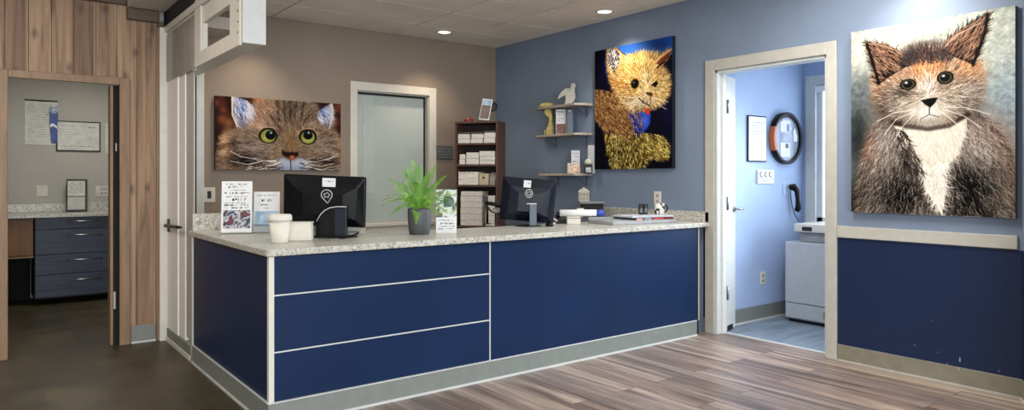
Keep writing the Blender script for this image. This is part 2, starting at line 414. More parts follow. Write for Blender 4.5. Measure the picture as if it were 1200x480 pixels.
nb = MB(); e = .004; dx, dy = (PX-XR), (PY-1.40); L_ = math.hypot(dx, dy); nx, ny = -dy/L_*-1, dx/L_*-1
nx, ny = (dy/L_, -dx/L_); nx, ny = (nx, ny) if nx < 0 else (-nx, -ny)
nb.prism([(XR, 1.40), (PX, PY), (PX+nx*e, PY+ny*e), (XR+nx*e, 1.40+ny*e)], 'z', .115, .845); struct(nb.build('wainscot_front', M_navyw))
S('trim_2', M_cream, (XR-.018, XR, 1.42, DY0-.075, .85, .928), bevel=.003)
bb = MB(); bb.box(XR-.010, XR, 1.40, DY0-.075, .012, .112)
bb.prism([(XR, 1.40), (PX, PY), (PX+nx*.01, PY+ny*.01), (XR-.010, 1.405)], 'z', .012, .112); struct(bb.build('baseboard_right', M_baseD, bevel=.003))
bb = MB(); bb.box(XR-.016, XR, 1.40, DY0-.075, 0, .012)
bb.prism([(XR, 1.40), (PX, PY), (PX+nx*.018, PY+ny*.018), (XR-.018, 1.41)], 'z', 0, .012); struct(bb.build('trim_3', M_cream))
S('baseboard_corner', M_base, (XR-.010, XR, DY1+.088, 3.60, 0, .12))
# casing, jamb and door leaf
d = S('door_1', M_cream, (XR-.022, XR, DY1, DY1+.088, 0, 2.208), (XR-.022, XR, DY0-.073, DY0, 0, 2.208), (XR-.022, XR, DY0, DY1, DZ, 2.208), bevel=.004)
S('jamb', M_whiteg, (XR, XR+.12, DY1-.02, DY1, 0, DZ), (XR, XR+.12, DY0, DY0+.02, 0, DZ), (XR, XR+.12, DY0, DY1, DZ-.02, DZ),
  (XR+.05, XR+.065, DY1-.035, DY1-.02, 0, DZ-.02), parent=d, bevel=.002)
# door leaf swung back until it nearly touches the side room wall, seen along its thickness
dl = thing('door_2', None, None, (XR+.138, DY1-.012, 0), R(15)); dl['kind'] = 'structure'
S('leaf', M_whiteg, (0, .185, .0, .04, .012, DZ-.03), bevel=.002, parent=dl)
for z in (.32, 1.05, 1.84):
    h = S('hinge', M_brass if z > 1.5 else M_steel, (-.008, .0, -.004, .044, z-.055, z+.055), (0, .034, -.003, 0, z-.055, z+.055), bevel=.001, parent=dl)
    m = MB(); m.lathe([(.008, z-.055), (.008, z+.055)], (-.008, -.010, 0), 12); m.build('hinge_pin', M_steel, h)
m = MB(); m.lathe([(.024, 0), (.024, -.012)], (.15, 0, 1.0), 20, axis='y'); m.tube([(.15, -.012, 1.0), (.15, -.04, 1.0), (.16, -.048, 1.0), (.25, -.048, .998)], .009)
m.build('door_handle', M_steel, dl)
S('kick_guard', M_blackm, (.0, .12, -.004, 0, .012, .05), parent=dl)

# side room
S('wall_side_back', M_side, (XR+.12, 6.35, 3.60, 3.72, 0, CZ))
S('wall_side_front', M_side, (XR+.12, 6.35, .4, .5, 0, CZ))
XS = 6.22; wy0, wy1, wz0, wz1 = 1.8, 3.47, .84, 2.12
S('wall_side_right', M_side, (XS, XS+.12, wy1, 3.60, 0, CZ), (XS, XS+.12, .5, wy0, 0, CZ), (XS, XS+.12, wy0, wy1, 0, wz0), (XS, XS+.12, wy0, wy1, wz1, CZ))
w = S('window_2', M_whiteg, (XS-.02, XS, wy1-.01, wy1+.09, wz0-.03, wz1+.09), (XS-.02, XS, wy0-.09, wy0, wz0-.03, wz1+.09), (XS-.02, XS, wy0, wy1, wz1, wz1+.09), (XS-.05, XS, wy0-.1, wy1+.1, wz0-.04, wz0), bevel=.003)
S('pane', M_sky, (XS+.07, XS+.08, wy0, wy1, wz0, wz1), parent=w)
S('mullion', M_whiteg, (XS+.03, XS+.07, wy0, wy0+.04, wz0, wz1), (XS+.03, XS+.07, wy1-.05, wy1, wz0, wz1), (XS+.03, XS+.07, 2.5, 2.55, wz0, wz1), (XS+.03, XS+.07, wy0, wy1, wz1-.05, wz1), (XS+.03, XS+.07, wy0, wy1, wz0, wz0+.05), parent=w)
bl = thing('vertical_blind', 'white slatted blind hanging inside the bright side-room window', 'blind', (XS+.02, wy1, wz1))
S('head_rail', M_shade, (-.03, .01, -1.53, -.01, -.06, -.005), parent=bl)
for k in range(7):
    y = -.16-.10*k-(.5 if k > 1 else 0)
    m = MB(); m.box(-.012, -.006, y-.022, y+.012, -1.24, -.06); m.build('slat', M_shade, bl)
S('baseboard_side', M_base, (XR+.12, XS, 3.588, 3.60, 0, .13))
S('trim_4', M_strip, (XR+.12, XS, 3.582, 3.588, 0, .015))

# wood wall with doorway
OX0, OX1, OZ = .17, .835, 1.955
wb = MB()
x = -3.0; bw = .137
while x < 1.118-.01:
    x2 = min(x+bw, 1.118)
    segs = []
    if x2 <= OX0-.02 or x >= OX1+.02: segs = [(0, 2.75)]
    else: segs = [(OZ+.01, 2.75)]
    if x < OX0-.02 < x2: wb.box(x+.0015, OX0-.02, YW, YW+.02, 0, 2.75); wb.box(OX0-.02, x2-.0015, YW, YW+.02, OZ+.01, 2.75)
    elif x < OX1+.02 < x2: wb.box(OX1+.02, x2-.0015, YW, YW+.02, 0, 2.75); wb.box(x+.0015, OX1+.02, YW, YW+.02, OZ+.01, 2.75)
    else:
        for z0, z1 in segs: wb.box(x+.0015, x2-.0015, YW, YW+.02, z0, z1)
    x = x2
struct(wb.build('wall_left', M_boards, bevel=.003))
S('wall_left_core', M_dark, (-3, OX0-.02, YW+.02, YW+.12, 0, 2.75), (OX1+.02, 1.118, YW+.02, YW+.12, 0, 2.75), (OX0-.02, OX1+.02, YW+.02, YW+.12, OZ+.02, 2.75))
d = S('door_4', M_casew, (OX0-.105, OX0, YW-.03, YW, 0, OZ+.055), (OX1+.015, OX1+.085, YW-.03, YW, 0, OZ+.055), (OX0, OX1+.015, YW-.03, YW, OZ, OZ+.055), bevel=.004)
S('jamb', M_casew, (OX1-.04, OX1-.02, YW+.02, YW+.13, 0, OZ), (OX0-.01, OX0+.0, YW, YW+.12, 0, OZ), parent=d, bevel=.002)
S('jamb_gap', M_dark, (OX1-.02, OX1+.015, YW+.03, YW+.12, 0, OZ), parent=d)
S('strike_plate', M_cream, (OX1-.018, OX1-.004, YW+.024, YW+.03, .27, .40), (OX1-.004, OX1+.004, YW+.024, YW+.03, 1.46, 1.52), parent=d)
S('trim_5', M_casew, (1.103, 1.118, YW-.025, YW, 0, 2.42), bevel=.003)
S('trim_6', M_crown, (.45, .90, YW-.05, YW, 2.56, 2.75), (.90, 1.118, YW-.05, YW, 2.455, 2.545), bevel=.008)
S('baseboard_left', M_base, (OX1+.095, 1.10, YW-.012, YW, .014, .135), bevel=.003)
S('trim_7', M_strip, (OX1+.095, 1.10, YW-.018, YW, 0, .014))
# open door leaf folded back into the far room, its pull handle catching the eye
dl = S('door_5', M_casew, (.105, .155, YW+.14, YW+.94, .01, OZ-.01), bevel=.003)
m = MB(); hz = 1.27; m.tube([(.155, 6.80, hz+.08), (.178, 6.80, hz+.08), (.184, 6.80, hz+.074), (.184, 6.80, hz-.074), (.178, 6.80, hz-.08), (.155, 6.80, hz-.08)], .007); m.build('door_handle', M_black, dl)

# soffit and glazed header above the counter end
XC0, XC1 = 1.17, 1.292
S('wall_soffit', M_soffit, (.90, XC0-.012, -3, YW-.05, 2.545, 2.75))
S('trim_8', plain('dark_navy_fascia', '0A1222', .5), (XC0-.012, XC1, 3.98, YW, 2.42, 2.75))
hy0, hy1 = 3.98, 5.95
hb = MB(); oz0, oz1, oy0, oy1 = 2.085, 2.27, 4.19, 4.85; XH = XC0+.03
for q in ((XC0, XH, hy0, oy0, 2.01, 2.42), (XC0, XH, oy1, 5.06, 2.01, 2.42), (XC0, XH, 5.06, hy1, 2.34, 2.42), (XC0, XH, oy0, oy1, 2.01, oz0), (XC0, XH, oy0, oy1, oz1, 2.42), (XH, XC1, hy0, hy1, 2.01, 2.03), (XH, XC1, hy0, hy0+.10, 2.03, 2.42)): hb.box(*q)
hd = struct(hb.build('wall_header', M_white))
S('transom_glass', M_transom, (XC0-.006, XC0-.002, 5.06, hy1-.02, 2.0, 2.36), parent=hd)
S('end_cap', M_whiteg, (XC0-.004, XC1, hy0-.012, hy0, 2.005, 2.74), parent=hd, bevel=.002)
S('casing', M_white, (XC0-.014, XC0, hy0+.02, oy0, 1.995, 2.44), (XC0-.014, XC0, oy0, oy1, 1.995, oz0), (XC0-.014, XC0, oy1, oy1+.16, 1.995, 2.44), (XC0-.02, XC0, hy0, hy1, 2.38, 2.425), parent=hd, bevel=.003)
m = MB()
for z in (2.07, 2.13, 2.19, 2.25): m.lathe([(.006, 0), (.006, -.006)], (XC0-.012, hy0+.045, z), 10, axis='x')
m.build('screw_caps', M_steel, hd)

# white framed half-open partition between wood wall and counter
pt = S('wall_partition', M_white, (1.119, XC1, YW-.06, YW+.02, 0, 2.42), bevel=.004)
gd = thing('glazed_gate_door', 'tall white framed gate door with glass beside the counter end', 'door', (XC0, 5.93, 0))
S('stile', M_gate, (0, .04, -.36, -.005, .10, 2.33), parent=gd, bevel=.004)
S('panel', M_gate, (.008, .036, -.555, -.362, .10, 2.33), parent=gd, bevel=.004)
S('glass', M_glassf, (.015, .022, -.765, -.557, .13, 2.33), parent=gd)
S('top_rail', M_white, (0.002, .038, -.765, -.557, 2.00, 2.06), parent=gd, bevel=.002)
S('bottom_rail', M_base, (-.004, .042, -.765, -.005, .02, .10), parent=gd, bevel=.002)
S('kick_strip', M_white, (-.012, -.004, -.765, -.005, 0, .035), parent=gd, bevel=.002)
m = MB(); m.box(-.012, 0, -.10, -.055, .845, .945); m.build('lock_plate', M_dsteel, gd, .003)
m = MB(); m.tube([(-.01, -.08, .895), (-.026, -.08, .895), (-.032, -.10, .895), (-.032, -.48, .905), (-.028, -.60, .91)], [.013, .013, .013, .012, .008], 10)
m.build('lever_handle', M_dsteel, gd)

# far room at the left
S('wall_hall_back', M_hallw, (-.6, 1.7, 8.9, 9.0, 0, 2.5))
S('wall_hall_left', M_hallw, (-.6, -.5, 6.11, 8.9, 0, 2.5))
S('wall_hall_right', M_hallw, (1.35, 1.45, 6.62, 8.9, 0, 2.5))
# shell of the waiting room behind the camera
S('wall_rear', M_blue, (-3, XR, -3.1, -3, 0, CZ))
S('wall_far_left', M_taupe, (-3.1, -3, -3, 6.1, 0, CZ))

# ================================================================ RECEPTION COUNTER
CX0, CY0, CX1, CYE = 1.172, 3.55, 4.57, 5.14
ct = thing('reception_counter', 'long navy panelled reception counter with white seams and grey base', 'counter', (CX0, CY0, 0))
def L(x0, x1, y0, y1, z0, z1): return (x0-CX0, x1-CX0, y0-CY0, y1-CY0, z0, z1)
S('carcass', M_dark, L(CX0+.02, CX1, CY0+.02, CY0+.62, .0, .861), L(CX0+.02, CX0+.62, CY0+.02, CYE, 0, .861), parent=ct)
zs = [.122, .373, .662, .861]
for a, b in zip(zs, zs[1:]): S('front_panel', M_navyl, L(CX0+.02, 2.536, CY0, CY0+.02, a+.003, b-.003), parent=ct, bevel=.0015)
S('front_panel', M_navyl, L(2.544, CX1, CY0, CY0+.02, .122, .861), parent=ct, bevel=.0015)
S('end_panel', M_navyl, L(CX0, CX0+.02, CY0+.02, CYE-.03, .122, .861), parent=ct, bevel=.0015)
for z in zs[1:3]: S('seam_strip', M_strip, L(CX0+.02, 2.536, CY0-.003, CY0+.004, z-.0035, z+.0035), parent=ct)
S('seam_strip', M_strip, L(2.536, 2.544, CY0-.003, CY0+.004, .122, .861), parent=ct)
S('corner_trim', M_white, L(CX0-.004, CX0+.024, CY0-.004, CY0+.024, .122, .861), parent=ct, bevel=.002)
S('end_trim', M_white, L(CX0-.006, CX0+.022, CYE-.03, CYE, 0, .861), parent=ct, bevel=.002)
S('kickboard', M_base, L(CX0-.008, CX1-.002, CY0-.008, CY0+.02, .0, .120), L(CX0-.008, CX0+.02, CY0+.02, CYE-.03, 0, .120), parent=ct, bevel=.002)
S('kickboard_top_edge', M_strip, L(CX0-.010, CX1-.002, CY0-.010, CY0+.02, .117, .1225), L(CX0-.010, CX0+.02, CY0+.02, CYE-.03, .117, .1225), parent=ct)
S('floor_strip', M_strip, L(CX0-.016, CX1-.002, CY0-.016, CY0-.008, 0, .012), L(CX0-.016, CX0-.008, CY0-.008, CYE-.03, 0, .012), parent=ct)
S('end_gap_shade', M_blackm, L(CX1, CX1+.035, CY0+.006, CY0+.04, 0, .861), parent=ct)  # black strip stands for the shaded gap beside the wall
S('end_gap_edge', M_strip, L(CX1+.03, CX1+.036, CY0+.0, CY0+.006, .12, .861), parent=ct)
WT = .897
wt = MB(); r_ = .035
def arc(cx, cy, a0, a1, r, n=6): return [(cx+r*math.cos(R(a0+(a1-a0)*i/n)), cy+r*math.sin(R(a0+(a1-a0)*i/n))) for i in range(n+1)]
poly = arc(CX0-.02+r_, CY0-.02+r_, 180, 270, r_) + [(4.715, CY0-.02), (4.715, CY0+.66), (CX0+.66, CY0+.66), (CX0+.66, CYE+.02)] + [(CX0-.02, CYE+.02)]
wt.prism(poly, 'z', .862, WT); o = wt.build('stone_worktop', M_terr, None, .005, 3)
tag(o, 'speckled grey stone worktop running along the top of the reception counter', 'worktop')
o = S('stone_upstand', M_terr, (CX0+.0, CX0+.50, CYE-.015, CYE+.01, WT, WT+.115), bevel=.003); del o['kind']
tag(o, 'low speckled stone upstand at the far left end of the worktop', 'upstand')
o = S('stone_backsplash', M_terr, (4.708, 4.728, 3.535, 4.95, WT, WT+.085), bevel=.003); del o['kind']
tag(o, 'low speckled stone backsplash along the blue wall at right counter end', 'backsplash')

# ================================================================ CAT PICTURES
def grid_picture(W, H, img, parent):
    """picture surface: a fine grid whose vertices carry the printed colours; local x right, z up, faces -y"""
    ny, nx = img.shape[:2]
    xs = np.linspace(-W/2, W/2, nx); zs_ = np.linspace(H, 0, ny)
    co = np.zeros((ny, nx, 3), np.float32); co[..., 0] = xs[None]; co[..., 2] = zs_[:, None]; co[..., 1] = -.0215
    i = np.arange(ny*nx).reshape(ny, nx)
    f = np.stack([i[1:, :-1], i[1:, 1:], i[:-1, 1:], i[:-1, :-1]], -1).reshape(-1, 4)
    me = bpy.data.meshes.new('printed_picture'); me.vertices.add(ny*nx); me.vertices.foreach_set('co', co.ravel())
    me.loops.add(f.size); me.loops.foreach_set('vertex_index', f.ravel().astype(np.int32))
    me.polygons.add(len(f)); me.polygons.foreach_set('loop_start', np.arange(0, f.size, 4, dtype=np.int32)); me.update(calc_edges=True)
    a = me.color_attributes.new('print', 'FLOAT_COLOR', 'POINT')
    c = np.ones((ny*nx, 4), np.float32); s = np.clip(img.reshape(-1, 3)/255, 0, 1)
    c[:, :3] = np.where(s <= .04045, s/12.92, ((s+.055)/1.055)**2.4); a.data.foreach_set('color', c.ravel())
    me.materials.append(M_print); me.validate()
    o = bpy.data.objects.new('printed_picture', me); C.objects.link(o); o.parent = parent; return o
class Paint:
    """small painter working in picture coordinates u (right) and v (down), 0..1"""
    def __init__(s, nx, ny, base): s.nx, s.ny = nx, ny; s.a = np.zeros((ny, nx, 3)); s.a[:] = base; s.U, s.V = np.meshgrid((np.arange(nx)+.5)/nx, (np.arange(ny)+.5)/ny)
    def poly_mask(s, pts):
        m = np.zeros((s.ny, s.nx), bool); n = len(pts)
        for i in range(n):
            (x1, y1), (x2, y2) = pts[i], pts[(i+1) % n]
            if y1 == y2: continue
            c = ((y1 > s.V) != (y2 > s.V)) & (s.U < (x2-x1)*(s.V-y1)/(y2-y1)+x1); m ^= c
        return m.astype(float)
    def blur(s, m, k):
        for _ in range(k):
            p = np.pad(m, ((1,1),(1,1)) + ((0,0),)*(m.ndim-2), 'edge')
            m = (p[:-2,1:-1]+p[2:,1:-1]+p[1:-1,:-2]+p[1:-1,2:]+p[1:-1,1:-1]*2)/6
        return m
    def put(s, m, col, al=1): s.a += (np.array(col, float)-s.a)*(m*al)[..., None]
    def poly(s, pts, col, soft=2, al=1): s.put(s.blur(s.poly_mask(pts), soft), col, al)
    def blob(s, c, r, col, al=1, p=1.0, hard=0):
        d = ((s.U-c[0])/r[0])**2+((s.V-c[1])/r[1])**2
        m = (np.clip((1.15-np.sqrt(d))/.15, 0, 1) if hard else np.exp(-d*p)); s.put(m, col, al)
    def mottle(s, amp, k=14):
        n = s.blur(rng.normal(0, 1, (s.ny, s.nx)), k); n /= n.std()+1e-9; s.a *= (1+amp*n)[..., None]
    def line(s, pts, w, col, al=1):
        P = []
        for (a, b) in zip(pts, pts[1:]):
            for t in np.linspace(0, 1, 40): P.append((a[0]+(b[0]-a[0])*t, a[1]+(b[1]-a[1])*t))
        asp = s.ny/s.nx
        m = np.zeros((s.ny, s.nx))
        for x, y in P:
            x0, x1 = max(0, int((x-w*2)*s.nx)), int((x+w*2)*s.nx)+2; y0, y1 = max(0, int((y-w*2)*s.ny)), int((y+w*2)*s.ny)+2
            d = np.hypot(s.U[y0:y1, x0:x1]-x, (s.V[y0:y1, x0:x1]-y)*asp)
            m[y0:y1, x0:x1] = np.maximum(m[y0:y1, x0:x1], np.clip(1.4-d/w, 0, 1))
        s.put(m, col, al)
    def fur(s, mask, ang, n, ln, jit=.25, aj=.35, col=None, al=.8, th=2, contrast=0):
        if col is None: jit *= .52; contrast *= .5
        """n hair strokes inside mask; ang(u, v) gives the growth direction (screen radians, v down)"""
        src = s.blur(s.a.copy(), 2); ys_, xs_ = np.nonzero(mask > .5)
        if len(xs_) == 0: return
        k = rng.integers(0, len(xs_), n); x = xs_[k].astype(float); y = ys_[k].astype(float)
        a = ang(x/s.nx, y/s.ny)+rng.normal(0, aj, n)
        c = (src[ys_[k], xs_[k]] if col is None else np.tile(np.array(col, float), (n, 1)))
        g = rng.normal(0, jit, n); g = np.where(rng.random(n) < contrast, g*2.2, g)
        c = np.clip(c*(1+g)[:, None] + np.clip(g, 0, 9)[:, None]*12, 0, 255)
        curve = rng.normal(0, .03, n); L0 = ln*rng.uniform(.5, 1.2, n)
        for i in range(int(ln*1.2)):
            live = i < L0; t = i/L0; xi = np.clip(x.astype(int), 0, s.nx-1); yi = np.clip(y.astype(int), 0, s.ny-1)
            A = (al*(1-.7*t))[live][:, None]
            for q in range(th):
                xx = np.clip(xi+(q if q < 2 else 0), 0, s.nx-1)[live]; yy = np.clip(yi+(1 if q == 2 else 0), 0, s.ny-1)[live]
                s.a[yy, xx] = s.a[yy, xx]*(1-A)+c[live]*A
            x += np.cos(a); y += np.sin(a); a += curve
    def out(s, k=1.0, piv=110, off=0): return np.clip((s.a-piv)*k+piv+off, 0, 255)
def conv(fn): return lambda pts: [fn(*p) for p in pts]
def radial(cu, cv, asp, off=0): return lambda u, v: np.arctan2((v-cv)*asp, (u-cu))+off

def canvas(label, W, H, img, loc, rz, edge):
    t = thing('cat_picture', label, 'picture', loc, rz)
    m = MB(); m.box(-W/2, W/2, -.021, .018, 0, H); m.build('wrapped_canvas', edge, t, .003)
    grid_picture(W, H, img, t); return t

# --- picture 1: close-up of a tabby face (back wall)
W1, H1 = 1.168, .649
def q1(X, Y):
    p = at(245+X/4.8, 105+Y/4.8, y=6.46); return ((p.x-1.66)/W1, (1.98-p.z)/H1)
Q = conv(q1)
p = Paint(420, 236, (62, 44, 38))
for k in range(26):
    left = k % 2
    c = q1(rng.uniform(40, 130) if left else rng.uniform(690, 745), rng.uniform(40, 300)); p.blob(c, (.03, .05), [(128, 82, 62), (48, 30, 28), (96, 62, 52)][k % 3], .8)
head = Q([(40,456),(55,330),(80,260),(140,225),(200,195),(235,120),(270,60),(330,40),(550,60),(600,90),(640,170),(700,225),(735,300),(760,456)])
p.poly(head, (126, 110, 96), 3)
p.blob(q1(105, 330), (.05, .30), (196, 160, 124), .95); p.blob(q1(720, 330), (.05, .22), (166, 136, 108), .8)
p.blob(q1(300, 110), (.10, .16), (150, 122, 104), .9); p.blob(q1(250, 190), (.10, .10), (170, 140, 120), .7)
p.blob(q1(450, 110), (.10, .25), (96, 86, 78), .8); p.blob(q1(600, 160), (.09, .15), (104, 92, 82), .8)
p.blob(q1(640, 330), (.09, .16), (132, 122, 112), .9); p.blob(q1(250, 340), (.12, .13), (140, 128, 120), .9)
p.blob(q1(200, 395), (.14, .09), (30, 26, 26), .95); p.blob(q1(650, 400), (.12, .07), (40, 34, 32), .9); p.blob(q1(150, 300), (.03, .12), (60, 50, 46), .6)
for a, b in (((385,70),(400,190)), ((420,60),(435,200)), ((490,60),(478,190)), ((530,80),(515,180)), ((350,150),(390,210)), ((560,150),(530,200)), ((460,50),(458,180))):
    p.line(Q([a, b]), .010, (48, 40, 36), .6)
fm = p.poly_mask(head)
ang1 = radial(*q1(460, 330), H1/W1)
for a, b, w_ in (((60,330),(150,300),.02), ((120,350),(230,372),.012), ((690,330),(745,350),.015), ((140,300),(240,300),.01), ((640,300),(715,292),.01), ((210,240),(285,236),.010), ((600,236),(680,262),.010), ((470,210),(520,240),.012), ((405,215),(392,262),.012)):
    p.line(Q([a, b]), w_, (58, 46, 42), .45)
p.blob(q1(300, 215), (.045, .05), (196, 168, 150), .6); p.blob(q1(575, 205), (.05, .05), (170, 150, 132), .6); p.blob(q1(250, 300), (.06, .03), (96, 84, 78), .6)
p.fur(fm, ang1, 15000, 15, .26, .22, contrast=.3); p.fur(fm, ang1, 1500, 16, .1, .25, (40, 32, 30), .45, th=1); p.fur(fm, ang1, 1500, 16, .1, .25, (206, 186, 164), .4, th=1)
# ears
for pts, cen in (([(128,36),(165,44),(215,62),(250,95),(245,140),(205,185),(158,205),(134,140)], (190, 110)), ([(692,76),(694,150),(680,195),(640,180),(606,160),(612,125),(650,95)], (660, 135))):
    P_ = Q(pts); p.poly(P_, (150, 146, 156), 2); mk = p.blur(p.poly_mask(P_), 2)
    sv = p.a.copy(); p.blob(q1(cen[0]-15, cen[1]-20), (.035, .13), (64, 92, 158), .9); p.blob(q1(cen[0]+25, cen[1]+10), (.02, .10), (214, 214, 222), .8); p.blob(q1(cen[0]-5, cen[1]+45), (.03, .07), (36, 40, 70), .8)
    p.a = sv*(1-mk[..., None])+p.a*mk[..., None]; mk = p.poly_mask(P_)
    p.fur(mk, lambda u, v: np.full_like(u, 1.0), 900, 24, .45, .10, contrast=.6, th=1); p.fur(mk, lambda u, v: np.full_like(u, 1.0), 120, 26, .1, .10, (222, 222, 228), .8, th=1)
p.line(Q([(130,38),(132,140),(158,205)]), .006, (214, 200, 180)); p.line(Q([(692,76),(693,150),(676,215)]), .005, (206, 190, 170))
p.line(Q([(250,50),(285,60),(300,80)]), .007, (170, 110, 80), .8)
# muzzle and nose
p.blob(q1(455, 300), (.05, .16), (128, 104, 76), .85); p.fur(p.blur(p.poly_mask(Q([(410,200),(505,200),(490,350),(420,350)])), 3), lambda u, v: np.full_like(u, -PI/2), 800, 14, .3, .2)
p.poly(Q([(395,388),(420,380),(455,400),(500,385),(530,385),(575,456),(375,456)]), (146, 154, 172), 16); p.blob(q1(420, 412), (.06, .05), (176, 180, 190), .7); p.blob(q1(505, 412), (.06, .05), (176, 180, 190), .7)
for k in range(90):
    sx = random.choice((-1, 1)); a = (465+sx*random.uniform(35, 120), random.uniform(400, 448)); p.line(Q([a, (a[0]+sx*random.uniform(18, 45), a[1]+random.uniform(2, 20))]), .0022, random.choice(((226, 224, 222), (24, 22, 24), (120, 120, 126))), .7)
p.blob(q1(330, 440), (.05, .04), (60, 56, 56), .5); p.blob(q1(610, 440), (.06, .05), (70, 66, 66), .6)
p.poly(Q([(408,335),(430,350),(490,352),(502,345),(500,372),(470,392),(452,390),(412,365)]), (40, 28, 26), 6, .85)
p.blob(q1(467, 383), (.033, .042), (164, 104, 84), 1, 1.6); p.blob(q1(467, 376), (.014, .015), (190, 130, 108), .8)
p.line(Q([(459,395),(461,456)]), .004, (50, 40, 50)); 
# eyes
for (ex, ey), (pxx, pyy) in (((333,258),(345,250)), ((556,265),(556,250))):
    p.blob(q1(ex, ey), (.068, .104), (24, 20, 18), 1, hard=1); p.blob(q1(ex, ey+3), (.054, .086), (128, 132, 76), 1, hard=1); p.blob(q1(ex, ey+4), (.040, .064), (158, 160, 100), .8)
    p.blob(q1(ex, ey+14), (.034, .034), (176, 184, 110), .8); p.blob(q1(pxx, pyy+6), (.036, .060), (14, 20, 26), 1, hard=1); p.blob(q1(pxx+4, pyy-8), (.010, .018), (190, 215, 230), .9)
    p.line(Q([(ex-62, ey-10), (ex-30, ey-44), (ex+30, ey-46), (ex+58, ey-8)]), .004, (190, 160, 130), .6)
for a in ([(380,395),(300,400),(220,420),(120,400)], [(380,405),(280,395),(180,375),(120,345)], [(370,420),(250,440),(180,456)], [(400,410),(300,445),(260,456)], [(540,400),(600,405),(680,385),(725,360)], [(540,410),(620,430),(700,415)], [(535,420),(600,445),(650,450)]):
    p.line(Q(a), .0028, (222, 218, 210), .85)
for k in range(60):
    sx = random.choice((-1, 1)); a = (460+sx*random.uniform(60, 230), random.uniform(385, 450)); p.line(Q([a, (a[0]+sx*random.uniform(20, 50), a[1]+random.uniform(-14, 14))]), .002, random.choice(((230,226,220), (20,18,20))), .7)
canvas('wide canvas of a tabby cat face with green eyes on the taupe wall', W1, H1, p.out(1.35, 110, -8), (1.66+W1/2, YB-.018, 1.331), 0, plain('dark_brown_canvas_edge', '2C221F', .6))

# --- picture 2: golden cat on navy (right wall)
W2, H2 = .94, 1.125
def q2(X, Y):
    p_ = at(690+X/2.82, 35+Y/2.82, x=4.69); return ((4.832-p_.y)/W2, (2.465-p_.z)/H2)
Q = conv(q2)
p = Paint(300, 360, (9, 14, 44)); 
p.poly(Q([(85,52),(285,8),(285,80),(240,88),(130,92)]), (52, 92, 156), 5); p.blob(q2(230, 50), (.12, .05), (36, 60, 110), .7)
p.blob(q2(60, 110), (.06, .12), (16, 26, 96), .9); p.blob(q2(262, 290), (.08, .12), (12, 18, 66), .9)
body = Q([(20,195),(50,200),(75,205),(105,240),(165,268),(175,300),(170,345),(90,345),(50,330),(20,290)])
p.poly(body, (150, 112, 78), 2); p.poly(Q([(125,262),(185,272),(205,275),(202,310),(178,342),(150,335),(140,300)]), (52, 74, 164), 4); p.blob(q2(185, 300), (.05, .06), (96, 122, 210), .8)
paw = Q([(50,338),(110,345),(180,338),(242,348),(266,378),(262,425),(235,432),(205,420),(185,452),(120,462),(75,458),(60,410)])
p.poly(paw, (128, 108, 60), 3); p.blob(q2(225, 380), (.12, .05), (178, 158, 92), .9); p.blob(q2(110, 400), (.12, .07), (70, 56, 34), .7); p.blob(q2(180, 440), (.12, .03), (60, 50, 30), .7)
headp = [(63,62),(88,58),(108,78),(122,92),(178,78),(238,84),(270,66),(262,92),(240,125),(262,150),(268,180),(260,215),(238,246),(200,258),(160,266),(120,250),(92,222),(74,180),(62,120)]
hp = Q(headp); p.poly(hp, (184, 146, 92), 2)
p.blob(q2(170, 120), (.20, .10), (204, 164, 98), .8); p.blob(q2(190, 180), (.06, .10), (222, 196, 150), .8); p.blob(q2(170, 235), (.16, .05), (196, 182, 162), .9)
p.blob(q2(90, 190), (.07, .1), (148, 102, 60), .7); p.blob(q2(235, 200), (.08, .1), (206, 174, 120), .7); p.blob(q2(120, 170), (.05, .06), (196, 140, 70), .7)
angh = radial(*q2(192, 195), H2/W2)
mb_ = p.poly_mask(body); p.fur(mb_, lambda u, v: np.full_like(u, 1.1)+u*.8, 4500, 17, .3, .3, contrast=.5); p.fur(mb_, lambda u, v: np.full_like(u, .9), 900, 13, .2, .3, (52, 30, 24), .8); p.fur(mb_, lambda u, v: np.full_like(u, .9), 600, 12, .2, .3, (214, 176, 124), .8, th=1)
mp_ = p.poly_mask(paw); p.fur(mp_, lambda u, v: 2.2-u*1.6, 3600, 13, .35, .4, contrast=.5); p.fur(mp_, lambda u, v: 2.2-u*1.6, 900, 12, .2, .4, (30, 24, 18), .8); p.fur(mp_, lambda u, v: 2.0-u*1.6, 500, 12, .2, .4, (224, 202, 130), .9)
mh_ = p.poly_mask(hp); p.fur(mh_, angh, 8000, 15, .45, .25, contrast=.6); p.fur(mh_, angh, 700, 13, .2, .25, (244, 226, 178), .8, th=1); p.fur(mh_, angh, 1100, 12, .2, .25, (92, 58, 32), .6, th=1)
er = Q([(64,64),(86,60),(104,80),(100,110),(82,140),(66,110)]); p.poly(er, (128, 112, 100), 1); me_ = p.poly_mask(er); p.fur(me_, lambda u, v: np.full_like(u, 2.2), 160, 12, .2, .6, (225, 220, 215), .9); p.fur(me_, lambda u, v: np.full_like(u, 2.0), 160, 10, .2, .6, (26, 22, 28), .9)
er = Q([(270,68),(262,95),(238,118),(222,112),(240,92)]); p.poly(er, (120, 70, 48), 1); p.line(Q([(270,66),(235,92),(215,108)]), .009, (226, 176, 120)); p.line(Q([(225,125),(250,105)]), .008, (40, 26, 30))
p.blob(q2(152, 178), (.050, .038), (110, 76, 40), 1, hard=1); p.blob(q2(152, 178), (.042, .032), (24, 18, 14), 1, hard=1); p.blob(q2(148, 174), (.012, .010), (150, 140, 110), .8)
p.poly(Q([(206,182),(222,168),(230,176),(220,190)]), (26, 20, 16), 1)
p.poly(Q([(184,206),(204,206),(212,214),(206,220),(194,215)]), (86, 62, 58), 2); p.line(Q([(205,218),(204,238),(197,252)]), .005, (50, 30, 28)); p.line(Q([(165,226),(180,238),(198,250)]), .006, (70, 46, 40))
